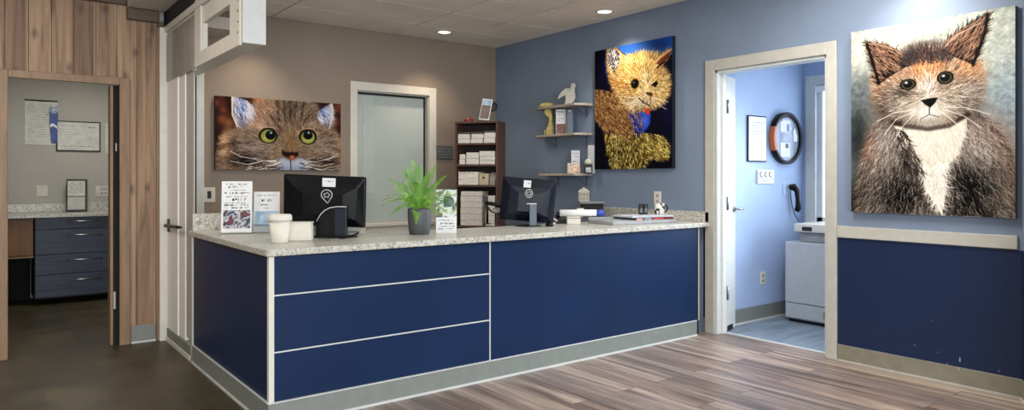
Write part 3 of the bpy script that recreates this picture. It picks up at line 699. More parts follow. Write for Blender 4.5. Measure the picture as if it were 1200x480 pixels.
p.poly(Q([(180,258),(202,262),(200,280),(190,278)]), (196, 76, 58), 2)
for a in ([(205,225),(235,232),(262,238)], [(205,230),(235,250),(255,262)], [(160,225),(120,222),(95,205)], [(165,235),(130,245),(110,242)], [(95,215),(150,268)]): p.line(Q(a), .004, (230, 218, 200), .7)
canvas('tall canvas of a golden cat on navy, left of the white door', W2, H2, p.out(1.25, 110, -12), (XR-.018, 4.832-W2/2, 2.465-H2), LEFTWALL, plain('navy_canvas_edge', '080C1C', .6))

# --- picture 3: calico kitten portrait (right wall, nearest)
W3, H3 = .94, 1.211
def q3(X, Y):
    p_ = at(X, Y, x=4.69); return ((2.363-p_.y)/W3, (2.24-p_.z)/H3)
Q = conv(q3)
p = Paint(360, 464, (172, 176, 168))
p.blob(q3(1020, 60), (.5, .14), (196, 194, 180), .8); p.blob(q3(1170, 50), (.25, .3), (186, 190, 178), .9); p.blob(q3(1178, 120), (.16, .18), (150, 164, 172), .9)
p.blob(q3(1006, 160), (.13, .26), (54, 60, 62), .95); p.blob(q3(1012, 110), (.14, .10), (104, 110, 112), .8); p.blob(q3(1005, 240), (.12, .14), (26, 26, 24), .9); p.mottle(.04, 30); p.mottle(.03, 4)
bodyp = Q([(1040,128),(1024,150),(1012,180),(1006,215),(1004,252),(1190,258),(1188,200),(1178,165),(1160,140),(1130,120)])
p.poly(bodyp, (124, 114, 106), 4)
p.blob(q3(1022, 170), (.06, .10), (140, 106, 88), .7); p.blob(q3(1012, 225), (.05, .14), (84, 74, 66), .8); p.blob(q3(1160, 160), (.10, .12), (146, 124, 112), .9)
p.blob(q3(1182, 200), (.05, .16), (132, 110, 98), .8); p.blob(q3(1145, 175), (.08, .10), (184, 176, 166), .8); p.blob(q3(1038, 165), (.06, .12), (158, 150, 142), .8)
p.blob(q3(1055, 225), (.15, .12), (22, 21, 22), 1); p.blob(q3(1135, 215), (.13, .11), (20, 20, 22), 1); p.blob(q3(1140, 245), (.16, .07), (34, 32, 32), .9); p.blob(q3(1175, 238), (.07, .09), (120, 110, 98), .8)
angb = lambda u, v: PI/2 + (.5-u)*1.7
mb_ = p.poly_mask(bodyp)
p.fur(p.blur(mb_, 3), angb, 14000, 22, .3, .22, contrast=.4); p.fur(mb_, angb, 1700, 22, .1, .35, (206, 198, 186), .5, th=1); p.fur(mb_, angb, 1600, 18, .1, .3, (30, 26, 26), .55, th=1)
hp = Q([(1060,62),(1072,57),(1090,55),(1108,54),(1128,60),(1142,74),(1150,95),(1147,115),(1135,131),(1112,144),(1088,148),(1060,145),(1040,133),(1027,115),(1025,95),(1034,78),(1048,68)])
p.poly(hp, (150, 134, 118), 3)
p.blob(q3(1085, 62), (.15, .06), (70, 66, 66), .95); p.blob(q3(1086, 80), (.10, .065), (212, 136, 84), .95); p.blob(q3(1084, 90), (.05, .04), (222, 158, 108), .8)
p.blob(q3(1132, 84), (.09, .07), (204, 148, 104), .85); p.blob(q3(1045, 88), (.08, .06), (176, 138, 108), .85); p.blob(q3(1035, 112), (.07, .08), (172, 132, 102), .8)
p.blob(q3(1132, 108), (.09, .07), (138, 128, 120), .85); p.blob(q3(1050, 118), (.09, .07), (110, 100, 92), .8); p.blob(q3(1060, 122), (.06, .05), (176, 166, 152), .8); p.blob(q3(1118, 116), (.08, .05), (198, 186, 168), .7)
p.blob(q3(1064, 108), (.05, .03), (60, 52, 48), .7); p.blob(q3(1087, 104), (.045, .06), (206, 198, 186), .95)
angf = radial(*q3(1088, 112), H3/W3)
p.blob(q3(1036, 128), (.07, .07), (84, 74, 68), .8); p.blob(q3(1130, 128), (.10, .05), (92, 82, 76), .8); p.blob(q3(1060, 140), (.10, .03), (70, 60, 56), .8)
mh_ = p.poly_mask(hp); p.fur(mh_, angf, 12000, 18, .26, .2, contrast=.4); p.fur(mh_, angf, 900, 18, .1, .2, (226, 216, 200), .55, th=1); p.fur(mh_, angf, 1500, 14, .1, .22, (50, 40, 38), .5, th=1)
# ears over the head
for pts, tipp, an in (([(1015,50.5),(1030,52),(1048,57),(1060,65),(1066,76),(1052,84),(1040,92),(1029,100),(1023,78)], (1015,50), PI*1.22), ([(1157,16),(1155.5,35),(1148,58),(1141,76),(1126,70),(1112,64),(1104,57),(1112,45),(1130,33),(1145,25)], (1157,16), -.86)):
    P_ = Q(pts); mk = p.blur(p.poly_mask(P_), 2); p.put(mk, (58, 46, 42), .95); mk = p.poly_mask(P_)
    c_ = (sum(a for a, b in pts)/len(pts), sum(b for a, b in pts)/len(pts)); p.blob(q3(*c_), (.05, .035), (132, 98, 82), .75)
    p.fur(mk, lambda u, v, an=an: np.full_like(u, an), 900, 20, .3, .2, (28, 24, 24), .8); p.fur(mk, lambda u, v, an=an: np.full_like(u, an), 420, 22, .2, .2, (178, 142, 120), .7, th=1)
p.line(Q([(1015.5,51),(1032,53),(1050,59),(1063,69)]), .005, (176, 146, 122), .8); p.line(Q([(1104,57),(1122,41),(1148,27)]), .005, (190, 170, 150), .8)
p.line(Q([(1016,52),(1020,64),(1026,84),(1030,98)]), .009, (16, 14, 16)); p.line(Q([(1157,17),(1154,38),(1146,60),(1140,76)]), .009, (18, 16, 18))
p.fur(p.blur(p.poly_mask(Q([(1060,64),(1104,60),(1116,72),(1056,80)])), 1), lambda u, v: np.full_like(u, -PI/2)+(u-.45)*2, 700, 22, .2, .2, (66, 60, 60), .7, th=1)
# bib
bib = Q([(1048,147),(1068,148),(1090,149),(1112,146),(1133,137),(1130,160),(1124,180),(1112,192),(1104,202),(1109,222),(1104,250),(1096,238),(1084,222),(1082,200),(1070,190),(1058,170)])
p.poly(bib, (206, 198, 184), 3); mk = p.poly_mask(bib); p.fur(mk, angb, 900, 20, .07, .2, (218, 211, 197), .7); p.fur(p.poly_mask(Q([(1075,190),(1112,190),(1108,225),(1100,248),(1084,222)])), angb, 260, 26, .1, .55, (224, 218, 206), .9); p.fur(p.blur(p.poly_mask(Q([(1048,150),(1060,150),(1085,205),(1060,200)])), 1), lambda u, v: np.full_like(u, 1.2), 300, 22, .2, .3, (60, 54, 50), .7)
p.line(Q([(1046,143),(1062,148),(1088,151),(1112,147),(1134,134)]), .016, (60, 52, 48), .8); 
p.blob(q3(1088, 130), (.11, .055), (214, 208, 198), 1); p.blob(q3(1090, 141), (.07, .02), (150, 142, 134), .7); p.fur(p.poly_mask(Q([(1062,122),(1112,120),(1118,142),(1060,144)])), angf, 900, 13, .12, .2)
p.poly(Q([(1079,117.5),(1090,115),(1099,114),(1096,120),(1090,126),(1084,122.5)]), (20, 18, 22), 1); p.line(Q([(1089,126),(1089,134)]), .004, (80, 70, 70)); p.line(Q([(1089,134),(1079,139)]), .003, (110, 98, 94)); p.line(Q([(1089,134),(1101,137)]), .003, (110, 98, 94))
for (ex, ey), rx, ry in (((1064, 99), .038, .022), ((1107.5, 91), .036, .024)):
    p.blob(q3(ex, ey), (rx*1.28, ry*1.25), (30, 24, 22), 1, hard=1); p.blob(q3(ex, ey), (rx, ry), (92, 88, 72), 1, hard=1); p.blob(q3(ex, ey-.3), (rx*.74, ry*.8), (8, 8, 10), 1, hard=1); p.blob(q3(ex-2, ey-2), (.010, .006), (250, 250, 245), 1)
for a in ([(1072,130),(1050,140),(1036,158)], [(1072,133),(1056,150),(1048,165)], [(1074,128),(1048,132),(1028,142)], [(1106,128),(1130,136),(1150,150)], [(1106,125),(1132,126),(1160,134)], [(1104,131),(1122,146),(1134,162)]): p.line(Q(a), .0028, (232, 226, 214), .8)
canvas('large canvas portrait of a calico kitten right of the white door', W3, H3, p.out(1.2, 115, -22), (XR-.018, 2.363-W3/2, 1.029), LEFTWALL, plain('grey_canvas_edge', '4C525A', .6))

# ================================================================ DOWNLIGHTS
def downlight(x, y, lab):
    t = thing('recessed_downlight', lab, 'ceiling light', (x, y, CZ-.0125), group='round ceiling downlights')
    m = MB(); m.lathe([(.062, 0), (.085, 0), (.083, -.006), (.066, -.008), (.062, 0)], seg=32, caps=False); m.build('trim_ring', M_strip, t)
    m = MB(); m.lathe([(.0615, -.001), (.05, -.002), (.001, -.0025)], seg=32, caps=False); m.build('lens', M_lens, t)
downlight(3.78, 6.08, 'small round lit downlight over the taupe wall near the bookcase')
downlight(4.45, 4.46, 'small round lit downlight above the golden cat canvas')

# ================================================================ BOOKCASE
P0 = at(558, 144, d=6.7)
bk = thing('bookcase', 'tall dark walnut bookcase full of paper piles in the back corner', 'bookcase', (P0.x, P0.y, 0), R(-52.9))
BW, BD, BH = .431, .26, 1.783; t_ = .018
S('side_panel', M_shelfw, (-BW/2, -BW/2+t_, 0, BD, 0, BH), parent=bk); S('side_panel', M_shelfw, (BW/2-t_, BW/2, 0, BD, 0, BH), parent=bk)
S('top_panel', M_shelfw, (-BW/2, BW/2, -.004, BD, BH-.002, BH+.018), parent=bk, bevel=.002)
S('back_panel', M_shelfin, (-BW/2+t_, BW/2-t_, BD-.008, BD, .05, BH), parent=bk)
SH = [.40, .80, 1.19, 1.388, 1.592]
for z in SH: S('shelf', M_shelfw, (-BW/2+t_, BW/2-t_, .0, BD-.008, z-.018, z), parent=bk)
S('plinth', M_shelfw, (-BW/2+t_, BW/2-t_, .01, .03, 0, .07), parent=bk)
bkM = Matrix.Translation((P0.x, P0.y, 0)) @ Matrix.Rotation(R(-52.9), 4, 'Z')
def bkp(x, y, z): return bkM @ Vector((x, y, z))
piles = [  # x0, x1, shelf z, item heights, words for shelf and pile, lid?
    (-.19, -.065, 1.592, [.045, .045], 'top bookcase shelf', 'left', 1), (-.06, .065, 1.592, [.045, .045], 'top bookcase shelf', 'middle', 1), (.072, .19, 1.592, [.05, .05], 'top bookcase shelf', 'right', 1),
    (-.18, -.118, 1.388, [.05, .05], 'second bookcase shelf', 'narrow left', 0), (-.11, .02, 1.388, [.058, .058], 'second bookcase shelf', 'middle', 0), (.027, .185, 1.388, [.038, .04, .05], 'second bookcase shelf', 'right', 0),
    (-.165, .055, .80, [.055, .06, .06, .055, .055, .045], 'lowest visible bookcase shelf', 'tall left', 0), (.085, .185, .80, [.10, .10, .09], 'lowest visible bookcase shelf', 'narrow right', 0)]
ordn = ['bottom', 'second from bottom', 'third from bottom', 'fourth from bottom', 'fifth from bottom', 'topmost']
for x0, x1, z, hs, shl, pl, lid in piles:
    n_ = len(hs)
    for k, h in enumerate(hs):
        pos = 'topmost' if k == n_-1 else ordn[k]
        j = random.uniform(-.004, .004); cx = (x0+x1)/2
        t = thing('paper_ream', f'off-white paper ream, {pos} of {pl} pile, {shl}', 'paper pile', bkp(cx, .012, z+.0005), R(-52.9), group='paper piles in the walnut bookcase')
        w_ = (x1-x0)/2-.003
        m = MB(); m.box(-w_+j, w_+j, abs(j), .20, .0, h-.003); m.build('wrapped_sheets', M_paperw, t, .002)
        m = MB()
        for q in range(1, 4): m.box(-w_+j+.002, w_+j-.002, abs(j)-.0006, abs(j), h*q/4-.0006, h*q/4+.0006)
        m.build('sheet_edges', M_greyink, t)
        z += h
    if lid:
        o = MB().box(-w_-.002, w_+.002, -.002, .2, .0, .014).build('box_lid', plain('dark_grey_card', '4A4846', .6)); o.location = bkp(cx, .012, z+.001); o.rotation_euler[2] = R(-52.9)
        tag(o, f'flat dark grey lid on the {pl} pile, {shl}', 'lid', 'dark lids on the top shelf piles')
t = thing('carton', 'cream carton with dark printed marks on the third bookcase shelf', 'box', bkp(-.09, .012, 1.1905), R(-52.9))
MB().box(-.095, .105, 0, .19, 0, .125).build('carton_body', M_paperw, t, .003)
m = MB(); marks(m, [(-.08, .06, .107, .010), (-.03, .08, .062, .004), (-.085, -.03, .045, .008), (.0, .08, .03, .004)], -.0005, 3); m.build('printed_marks', M_ink, t)
t = thing('carton', 'small tan carton with a square hole beside the cream carton', 'box', bkp(.07, .012, 1.1905), R(-52.9))
MB().box(-.045, .05, 0, .19, 0, .11).build('carton_body', plain('tan_card', 'B9AC93', .7, var=.06), t, .003); MB().box(-.012, .012, -.001, 0, .06, .078).build('hand_hole', M_ink, t)
o = MB().prism([(0,0),(.19,0),(.19,.12),(.06,.12),(.0,.05)], 'x', -.028, .028).build('magazine_file', plain('grey_card', '8C8880', .7)); o.location = bkp(.158, .012, 1.1905); o.rotation_euler[2] = R(-52.9)
tag(o, 'grey slanted magazine file at the right end of the third bookcase shelf', 'magazine file')
t = thing('photo_frame', 'leaning white edged photo frame standing on top of bookcase', 'photo frame', bkp(.045, .10, BH+.034), rot=Euler((R(-14), R(7), R(-52.9))))
MB().box(-.052, .052, -.008, .008, 0, .215).build('frame', M_paper, t, .003); MB().box(-.045, .045, -.010, -.008, .012, .15).build('dark_photo', plain('dark_photo_print', '4A3733', .4, var=.6, scale=60), t); MB().box(-.045, .045, -.010, -.008, .153, .205).build('sky_photo', M_softblue, t)
m = MB(); m.lathe([(.002,-.006),(.04,-.006),(.05,0),(.04,.006),(.002,.006)], (.055, .02, .15), 20, axis='y'); m.box(.0, .01, .008, .06, 0, .1); m.build('black_stand', M_blackm, t)
m = MB(); m.lathe([(.001, 0), (.045, 0), (.05, .012), (.042, .032), (.02, .042), (.001, .044)], seg=20, caps=False); o = m.build('red_dish', M_red); o.location = bkp(-.105, .09, BH+.0185)
tag(o, 'small dark red domed dish on the bookcase top left of the photo frame', 'dish')
# plaque
t = thing('wall_plaque', 'dark grey ribbed plaque on taupe wall between window and bookcase', 'plaque', (4.045, YB-.001, 1.462))
MB().box(-.105, .105, -.012, 0, 0, .145).build('plate', plain('dark_grey_slate', '5A5A5C', .6), t, .002)
m = MB(); [m.box(-.10, .10, -.015, -.012, .012+.03*k, .026+.03*k) for k in range(4)]; m.build('raised_ribs', plain('mid_grey_slate', '77777A', .6), t)

# ================================================================ WALL SHELVES (right wall)
def wall_shelf(z, y0, y1, dep, lab):
    t = thing('wall_shelf', lab, 'shelf', (XR, (y0+y1)/2, z), LEFTWALL, 'pale wood wall shelves left of golden cat canvas')
    hw = (y1-y0)/2
    pts = [(-hw+.02, 0), (-hw, -.06)] + [(-hw+.02+.10*(1-math.cos(a)), -.06-(dep-.06)*math.sin(a)) for a in [PI/2*i/6 for i in range(1, 7)]] + [(hw-.05, -dep), (hw, -dep+.07), (hw, 0)]
    m = MB(); m.prism(pts, 'z', -.022, 0); m.build('board', M_birch, t, .003)
    for x in (-hw+.18, hw-.08):
        m = MB(); m.box(x-.012, x+.012, -.006, 0, -.12, -.022); m.box(x-.012, x+.012, -dep*.7, 0, -.027, -.022)
        m.prism([(-.006, -.11), (-.006, -.10), (-dep*.6, -.027), (-dep*.66, -.027)], 'x', x-.003, x+.003); m.build('bracket', plain('slate_steel', '59616E', .5), t, .001)
wall_shelf(1.975, 4.90, 5.60, .20, 'topmost pale wood wall shelf, holding the white bird cutout')
wall_shelf(1.69, 4.90, 5.62, .20, 'middle pale wood wall shelf, holding the yellow figure')
wall_shelf(1.30, 4.90, 5.58, .20, 'lowest pale wood wall shelf, holding the small picture box')
def onwall(px, z, dep): # point on a shelf at depth dep from the right wall
    p_ = at(px, 100, x=XR-dep); return (p_.x, p_.y, z)
# bird cutout
t = thing('bird_figure', 'white cutout bird figure standing on the topmost wall shelf', 'figurine', onwall(664, 1.9755, .10), R(-37.4))
s_ = 6.6/820
def F(pts, ox, oy): return [((a-ox)*s_, (oy-b)*s_) for a, b in pts]
bird = F([(661.5,111),(663,104),(662,100),(658,102),(653,104),(654,100),(658,95),(664,91),(668,91.5),(669.5,89.5),(669,87),(671,85),(674,85.5),(675.5,88),(674,91.5),(674,97),(675,102),(673,107),(669,111)], 664, 112)
MB().prism(bird, 'y', -.009, .009).build('cutout_body', M_white_cut, t, .003)
MB().prism(F([(658,102),(653,105),(655,99),(659,94),(664,91),(668,93),(664,99)], 664, 112), 'y', -.016, -.009).build('wing', M_white_cut, t, .003)
MB().box(-.03, .075, -.025, .025, 0, .009).build('stand', M_white_cut, t, .002); MB().lathe([(.003, 0), (.003, .003)], (.065, -.012, .195), 10, axis='y').build('eye', M_ink, t)
o = MB().prism(F([(634,118),(638,114),(643,113),(651,113.5),(655,115),(646,118)], 644, 118.5), 'y', -.05, .05).build('folded_cloth', M_yellow, None, .004); o.location = onwall(640, 1.9765, .11); o.rotation_euler[2] = R(-37.4)
tag(o, 'flat mustard yellow folded cloth on the topmost wall shelf', 'cloth')
t = thing('yellow_figure', 'mustard yellow long-necked animal figure on the middle wall shelf', 'figurine', onwall(643.5, 1.6905, .11), R(-37.4))
s2 = 6.8/820
def F2(pts, ox, oy): return [((a-ox)*s2, (oy-b)*s2) for a, b in pts]
MB().prism(F2([(640,154),(640,148),(643,140),(644,133),(641,131),(638,127),(638,123),(642,121.5),(646,122),(648,128),(648,138),(650,146),(650,154)], 644, 154), 'y', -.02, .02).build('figure_body', M_yellow, t, .008)
MB().tube(bez((-.035, 0, .0), (-.06, 0, .03), (-.035, 0, .055)), .006).build('tail', M_yellow, t)
def card(name, label, cat, loc, rz, w_, h_, tilt=8, pic=None, picm=None, rows=None, body=M_paper, th=.003, seed=1):
    t = thing(name, label, cat, loc, rot=Euler((R(-tilt), 0, rz)))
    MB().box(-w_/2, w_/2, 0, th, 0, h_).build('sheet', body, t)
    if pic: MB().box(-w_/2+pic[0]*w_, -w_/2+pic[1]*w_, -.0006, 0, pic[2]*h_, pic[3]*h_).build('printed_photo', picm, t)
    if rows:
        m = MB(); marks(m, [(-w_/2+a*w_, -w_/2+b*w_, z*h_, hh*h_) for a, b, z, hh in rows], -.0002, seed); m.build('printed_lines', M_ink, t)
    return t
def photo(name, cols, scale=30, sharp=1):
    t = NT(name); v = t.mapping((1,1,1)); n = t.noise(v, scale, 2, .5, .5)
    k = len(cols); t.l(t.ramp(n, [(.36+.28*i/(k-1), c) for i, c in enumerate(cols)]), t.b.inputs['Base Color']); t.b.inputs['Roughness'].default_value = .4; return t.m
M_ph1 = photo('pet_photo_print', ['2A3242', '5A6A82', 'C8C6CC', '1A1A20', '6A2A34'], 22)
M_ph2 = photo('dark_food_photo_print', ['140F10', '3A1E1C', 'B86A50', '1C1618'], 70)
M_ph3 = photo('orange_photo_print', ['C8744A', 'E8C8A8', '30343C'], 40)
M_ph4 = photo('leafy_photo_print', ['5A6A3C', 'C8D4CC', 'D6DEDE', 'A8B47A', '3C4A4E'], 15)
card('display_card', 'white display card with dark photo on middle wall shelf', 'card', onwall(657.5, 1.6905, .12), R(-37.4), .10, .25, 6, (.05, .95, .03, .42), M_ph2, [(.1,.9,.88,.05), (.1,.9,.78,.03), (.15,.85,.62,.03), (.1,.8,.54,.03)])
t = thing('slate_book', 'slate blue book with a round white sticker on the middle wall shelf', 'book', onwall(668, 1.6905, .09), R(-37.4))
MB().box(-.03, .03, 0, .12, 0, .24).build('cover', plain('slate_book_cloth', '6E7887', .6), t, .003); MB().lathe([(.009, 0), (.009, -.002)], (-.005, 0, .225), 14, axis='y').build('sticker', M_paper, t)
card('price_card', 'tilted white notice card leaning above the small picture box on the lowest shelf', 'card', (*onwall(675, 1.3, .08)[:2], 1.3005), R(-37.4), .085, .235, 14, None, None, [(.15,.85,.85,.04), (.25,.9,.70,.07), (.1,.7,.5,.04), (.15,.8,.4,.03)], seed=5)
t = thing('picture_box', 'small cream box with orange pictures on the lowest wall shelf', 'box', onwall(671.5, 1.3005, .16), R(-37.4))
MB().box(-.055, .065, -.01, .04, 0, .10).build('box_body', M_cream, t, .003); MB().box(-.03, .06, -.011, -.01, .01, .09).build('printed_photo', M_ph3, t)
t = thing('storage_jar', 'black and white patterned jar on the lowest wall shelf', 'jar', onwall(690, 1.3005, .14), R(-37.4))
MB().box(-.045, .035, -.02, .04, 0, .085).build('jar_body', M_blackm, t, .004); MB().box(-.03, .02, -.021, -.02, .01, .055).build('printed_pattern', photo('black_white_print', ['101010', 'E8E8E8', '101010'], 90), t); MB().lathe([(.001,.085),(.035,.085),(.036,.10),(.028,.125),(.012,.138),(.001,.14)], (-.005, .01, 0), 20, caps=False).build('domed_lid', M_white_cut, t)
o = MB().box(-.035, .035, -.004, .02, 0, .27).build('grey_board', plain('pale_grey_board', 'A4A8A8', .6), None, .002); o.location = onwall(693, 1.3005, .05); o.rotation_euler[2] = R(-37.4)
tag(o, 'plain pale grey upright board behind the patterned jar on lowest wall shelf', 'board')

# ================================================================ COUNTER-TOP THINGS
CAMF = R(-37.4)
def wtp(px, py, back=0, up=0):
    p_ = at(px, py, z=WT+.0005); v = Vector((p_.x, p_.y, 0)).normalized()*back
    return (p_.x+v.x, p_.y+v.y, WT+.0008+up)
def top_card(*a, **k): return card(*a, **k)
t = card('flyer', 'tall white flyer with lines of text over a photo of pets, leftmost on counter', 'flyer', wtp(277, 274, .02, .005), R(-26), .188, .335, 5, (.06, .95, .09, .44), M_ph1,
     [(.15,.85,.93,.022),(.22,.80,.87,.033),(.30,.78,.815,.016),(.1,.93,.745,.040),(.15,.85,.69,.018),(.22,.85,.62,.045),(.12,.9,.57,.02),(.1,.88,.52,.035),(.12,.93,.47,.03)], seed=9)
MB().box(-.10, .10, -.012, .05, -.0, .004).build('acrylic_foot', M_glass, t); 
t = card('flyer', 'shorter white flyer with pale blue picture behind the paper cup', 'flyer', wtp(312, 273, .03, .005), R(-30), .165, .265, 5, (.04, .96, .14, .52), M_softblue, [(.1,.9,.9,.02),(.3,.75,.76,.05),(.2,.6,.66,.03),(.4,.6,.58,.02)], seed=4)
MB().box(-.09, .09, -.03, .05, 0, .05).build('acrylic_tray', M_glass, t)
# cup
t = thing('paper_cup', 'white lidded paper cup near the front corner of the counter', 'cup', wtp(328, 285, .045))
MB().lathe([(.044, 0), (.046, .002), (.059, .125)], seg=36).build('cup_body', M_cup, t)
MB().lathe([(.062, .122), (.066, .124), (.0655, .135), (.0645, .150), (.062, .152), (.060, .158), (.050, .158), (.048, .153), (.001, .153)], seg=36, caps=False).build('lid', M_white, t)
# note boxes
t = thing('note_block', 'white square note block beside the paper cup', 'note block', wtp(353, 282, .05), R(-30))
MB().box(-.062, .062, -.045, .045, 0, .103).build('block', M_cup, t, .003); MB().box(-.064, .064, -.047, .047, .099, .106).build('cover_sheet', M_white, t, .001)
o = MB().box(-.075, .075, -.01, .05, 0, .14).build('card_box', plain('pale_grey_card', 'BDBFBF', .6), None, .002); o.location = wtp(359, 277, .10); o.rotation_euler[2] = R(-34)
tag(o, 'pale grey upright card box between note block and left monitor', 'box')

def monitor(label, loc, w_, h_, z0, roll, big, rz, ox=0):
    t = thing('computer_monitor', label, 'monitor', loc, rz)
    T = Matrix.Translation((ox, 0, z0+h_/2)) @ Matrix.Rotation(R(roll), 4, 'Y') @ Matrix.Rotation(R(5), 4, 'X')
    hw, hh = w_/2, h_/2
    m = MB(); m.T = T; m.box(-hw, hw, .012, .040, -hh, hh); m.build('bezel', M_black, t, .010, 3)
    m = MB(); m.T = T
    a = [(-hw+.006, -hh+.006), (hw-.006, -hh+.006), (hw-.006, hh-.006), (-hw+.006, hh-.006)]
    b = [(-hw+.055, -hh+.05), (hw-.055, -hh+.05), (hw-.045, hh-.065), (-hw+.065, hh-.065)]; c = [(-hw+.13, -hh+.08), (hw-.13, -hh+.08), (hw-.13, hh-.11), (-hw+.13, hh-.11)]
    V = [[m._v((x, y, z)) for x, z in s] for s, y in ((a, .012), (b, -.016), (c, -.030))]
    for p_, q_ in zip(V, V[1:]):
        for k in range(4): m.bm.faces.new((p_[k], p_[(k+1) % 4], q_[(k+1) % 4], q_[k]))
    m.bm.faces.new(V[-1]); m.bm.faces.new(V[0][::-1]); m.build('rear_shell', plain('glossy_blue_black_plastic', '070B10', .3, var=.1, spec=.3) if big else plain('glossy_navy_plastic', '0D1524', .3, var=.1, spec=.4), t, .006, 3)
    m = MB(); m.T = T; m.box(-hw+.012, hw-.012, .040, .0415, -hh+.02, hh-.012); m.build('screen', plain('black_screen_glass', '050607', .1), t)
    m = MB(); m.T = T; sx = .03 if big else -.01
    m.box(sx-.035, sx+.045 if big else sx+.02, -.022, -.018, hh-.065, hh-.012); m.build('white_sticker', M_paper, t)
    m = MB(); m.T = T; marks(m, [(sx-.025, sx+.035 if big else sx+.015, hh-.036, .008)], -.0221, 2); m.build('sticker_print', M_greyink, t)
    return t, T
# left monitor
mp_ = wtp(390, 279, .10)
t, T = monitor('large black monitor seen from behind, left on the counter', mp_, .505, .315, .06, 2.2, True, CAMF, -.055)
m = MB(); m.T = T
m.tube([Vector((-.012, -.036, -.02))+Vector((0,0,0)), (.004, -.036, -.006+0), (.0, -.036, .0)], .002)
cx, cz_ = .026, .045
drop = [(cx+.033*math.sin(a)*(1 if math.cos(a) > -.3 else 1), -.034, cz_+.030*math.cos(a)+.0) for a in [-2.2+4.4*i/22 for i in range(23)]]
drop = [(cx+.006, -.034, cz_-.052)] + drop + [(cx+.006, -.034, cz_-.052)]
m = MB(); m.T = T; m.tube(drop, .0026, 6)
for k in range(5):
    a0 = 1.2*k; m.tube([(cx+.020*math.sin(a0+j*.35)*(1-.12*j), -.034, cz_-.002+.018*math.cos(a0+j*.35)*(1-.12*j)) for j in range(5)], .0022, 5)
m.build('swirl_emblem', M_strip, t)
m = MB(); nk = [(-.085, .0), (.10, .0), (.10, .185), (.045, .187), (.0, .180), (-.03, .165), (-.055, .140), (-.085, .095)]
m.prism(nk, 'y', -.07, -.032); m.build('stand_neck', M_black, t, .004)
MB().box(.03, .095, -.0715, -.07, .01, .178).build('neck_panel', plain('dark_navy_plastic', '0A1428', .35), t)
m = MB(); m.tube([(-.080, -.071, .10), (-.055, -.071, .142), (-.03, -.071, .166), (.0, -.071, .181), (.045, -.071, .188), (.10, -.071, .187)], .003, 6); m.build('neck_edge_line', M_strip, t)
m = MB(); m.lathe([(.001, 0), (.115, 0), (.118, .004), (.110, .010), (.001, .014)], (0, 0, 0), 40, caps=False)
o = m.build('stand_base', M_black, t); o.scale = (1.15, .8, 1); o.location = (.02, -.01, 0)
t = thing('paper_tray', 'low white paper tray behind the left monitor stand', 'tray', wtp(412, 276.5, .12), CAMF)
MB().box(-.07, .07, 0, .09, 0, .045).build('tray_body', M_cream, t, .003); MB().box(-.06, .05, -.002, 0, .012, .022).build('label_slot', M_greyink, t)
m = MB(); m.tube(bez((-.05, -.015, .004), (.02, -.015, .006), (.065, -.015, .035)), [.006]*11, 6); o = m.build('pen', M_black); o.location = wtp(408, 279.5, .02); o.rotation_euler[2] = CAMF; tag(o, 'short black pen lying by the left monitor stand', 'pen')

# fern
pc = wtp(491.5, 275, .07)
fern = thing('potted_fern', 'bright green potted fern in a dark grey pot on the counter', 'plant', pc)
MB().lathe([(.001, 0), (.060, 0), (.066, .006), (.074, .08), (.076, .14), (.073, .166), (.068, .166), (.068, .150), (.001, .150)], seg=40, caps=False).build('pot', plain('dark_grey_pot', '4B4F52', .5, var=.08), fern)
MB().lathe([(.001, .152), (.067, .151)], seg=24, caps=False).build('soil', plain('potting_soil', '2A1E16', .9, var=.3, scale=80), fern)
rt = Vector((_c, -_s, 0)); fw = Vector((_s, _c, 0)); m2 = 4.55/820
tips = [(-36,34,0),(-30,24,-6),(-44,2,-4),(-33,-10,-10),(-8,58,2),(11,45,4),(22,30,6),(39,8,-4),(33,-5,-8),(-1,-18,-21),(44,14,4),(-20,44,8),(-40,14,8),(2,50,-8),(28,20,-14),(-14,10,-24),(16,6,-24),(-26,-4,-18),(30,38,14),(-22,30,20),(6,38,20),(-36,6,18),(34,4,18),(18,50,10),(-2,30,-14),(-14,50,-4),(24,-8,-20),(-44,8,-2)]
for i, (a, b, d_) in enumerate(tips):
    T_ = rt*(a*m2)+fw*(d_*m2)+Vector((0, 0, .165+b*m2)); B_ = Vector((random.uniform(-.02,.02), random.uniform(-.02,.02), .152))
    mid = B_*.5+T_*.5+Vector((0, 0, .05+.035*random.random()+ (.03 if b < 15 else 0))); cur = bez(B_, mid, T_, 34)
    m = MB(); m.tube(cur, [.0022*(1-.7*k/34) for k in range(35)], 5)
    Lf = (T_-B_).length
    for k in range(4, 35):
        p_ = cur[k]; d0 = (cur[min(k+1, 34)]-cur[k-1]).normalized(); side = d0.cross(Vector((0, 0, 1)))
        side = (side if side.length > .05 else rt).normalized(); side = (side+.35*Vector((rt.x*0, 0, .3))).normalized()
        if abs(side.dot(fw)) > .75: side = (side*.4+rt*.8).normalized()
        f_ = k/34; ln_ = .030*(math.sin(PI*min(1, .12+f_*.88))**.6)*(1.15-.25*f_)
        for sg in (-1, 1):
            q = p_+side*sg*ln_+d0*ln_*.55-Vector((0,0,ln_*.12)); w_ = d0*.0020
            v = [m._v(p_-w_), m._v(p_*.5+q*.5-w_*1.1+Vector((0,0,.003))), m._v(q), m._v(p_*.5+q*.5+w_*1.1+Vector((0,0,.003))), m._v(p_+w_)]
            m.bm.faces.new(v)
    m.build('frond', M_leaf, fern)
t = card('leaflet', 'leaflet with a leafy photo above text standing right of the fern', 'leaflet', wtp(523, 273.5, .05), R(-34), .135, .285, 5, (.0, 1, .36, 1), M_ph4, [(.12,.85,.28,.022),(.15,.9,.2,.035),(.1,.9,.14,.02),(.12,.85,.08,.025)], seed=8)
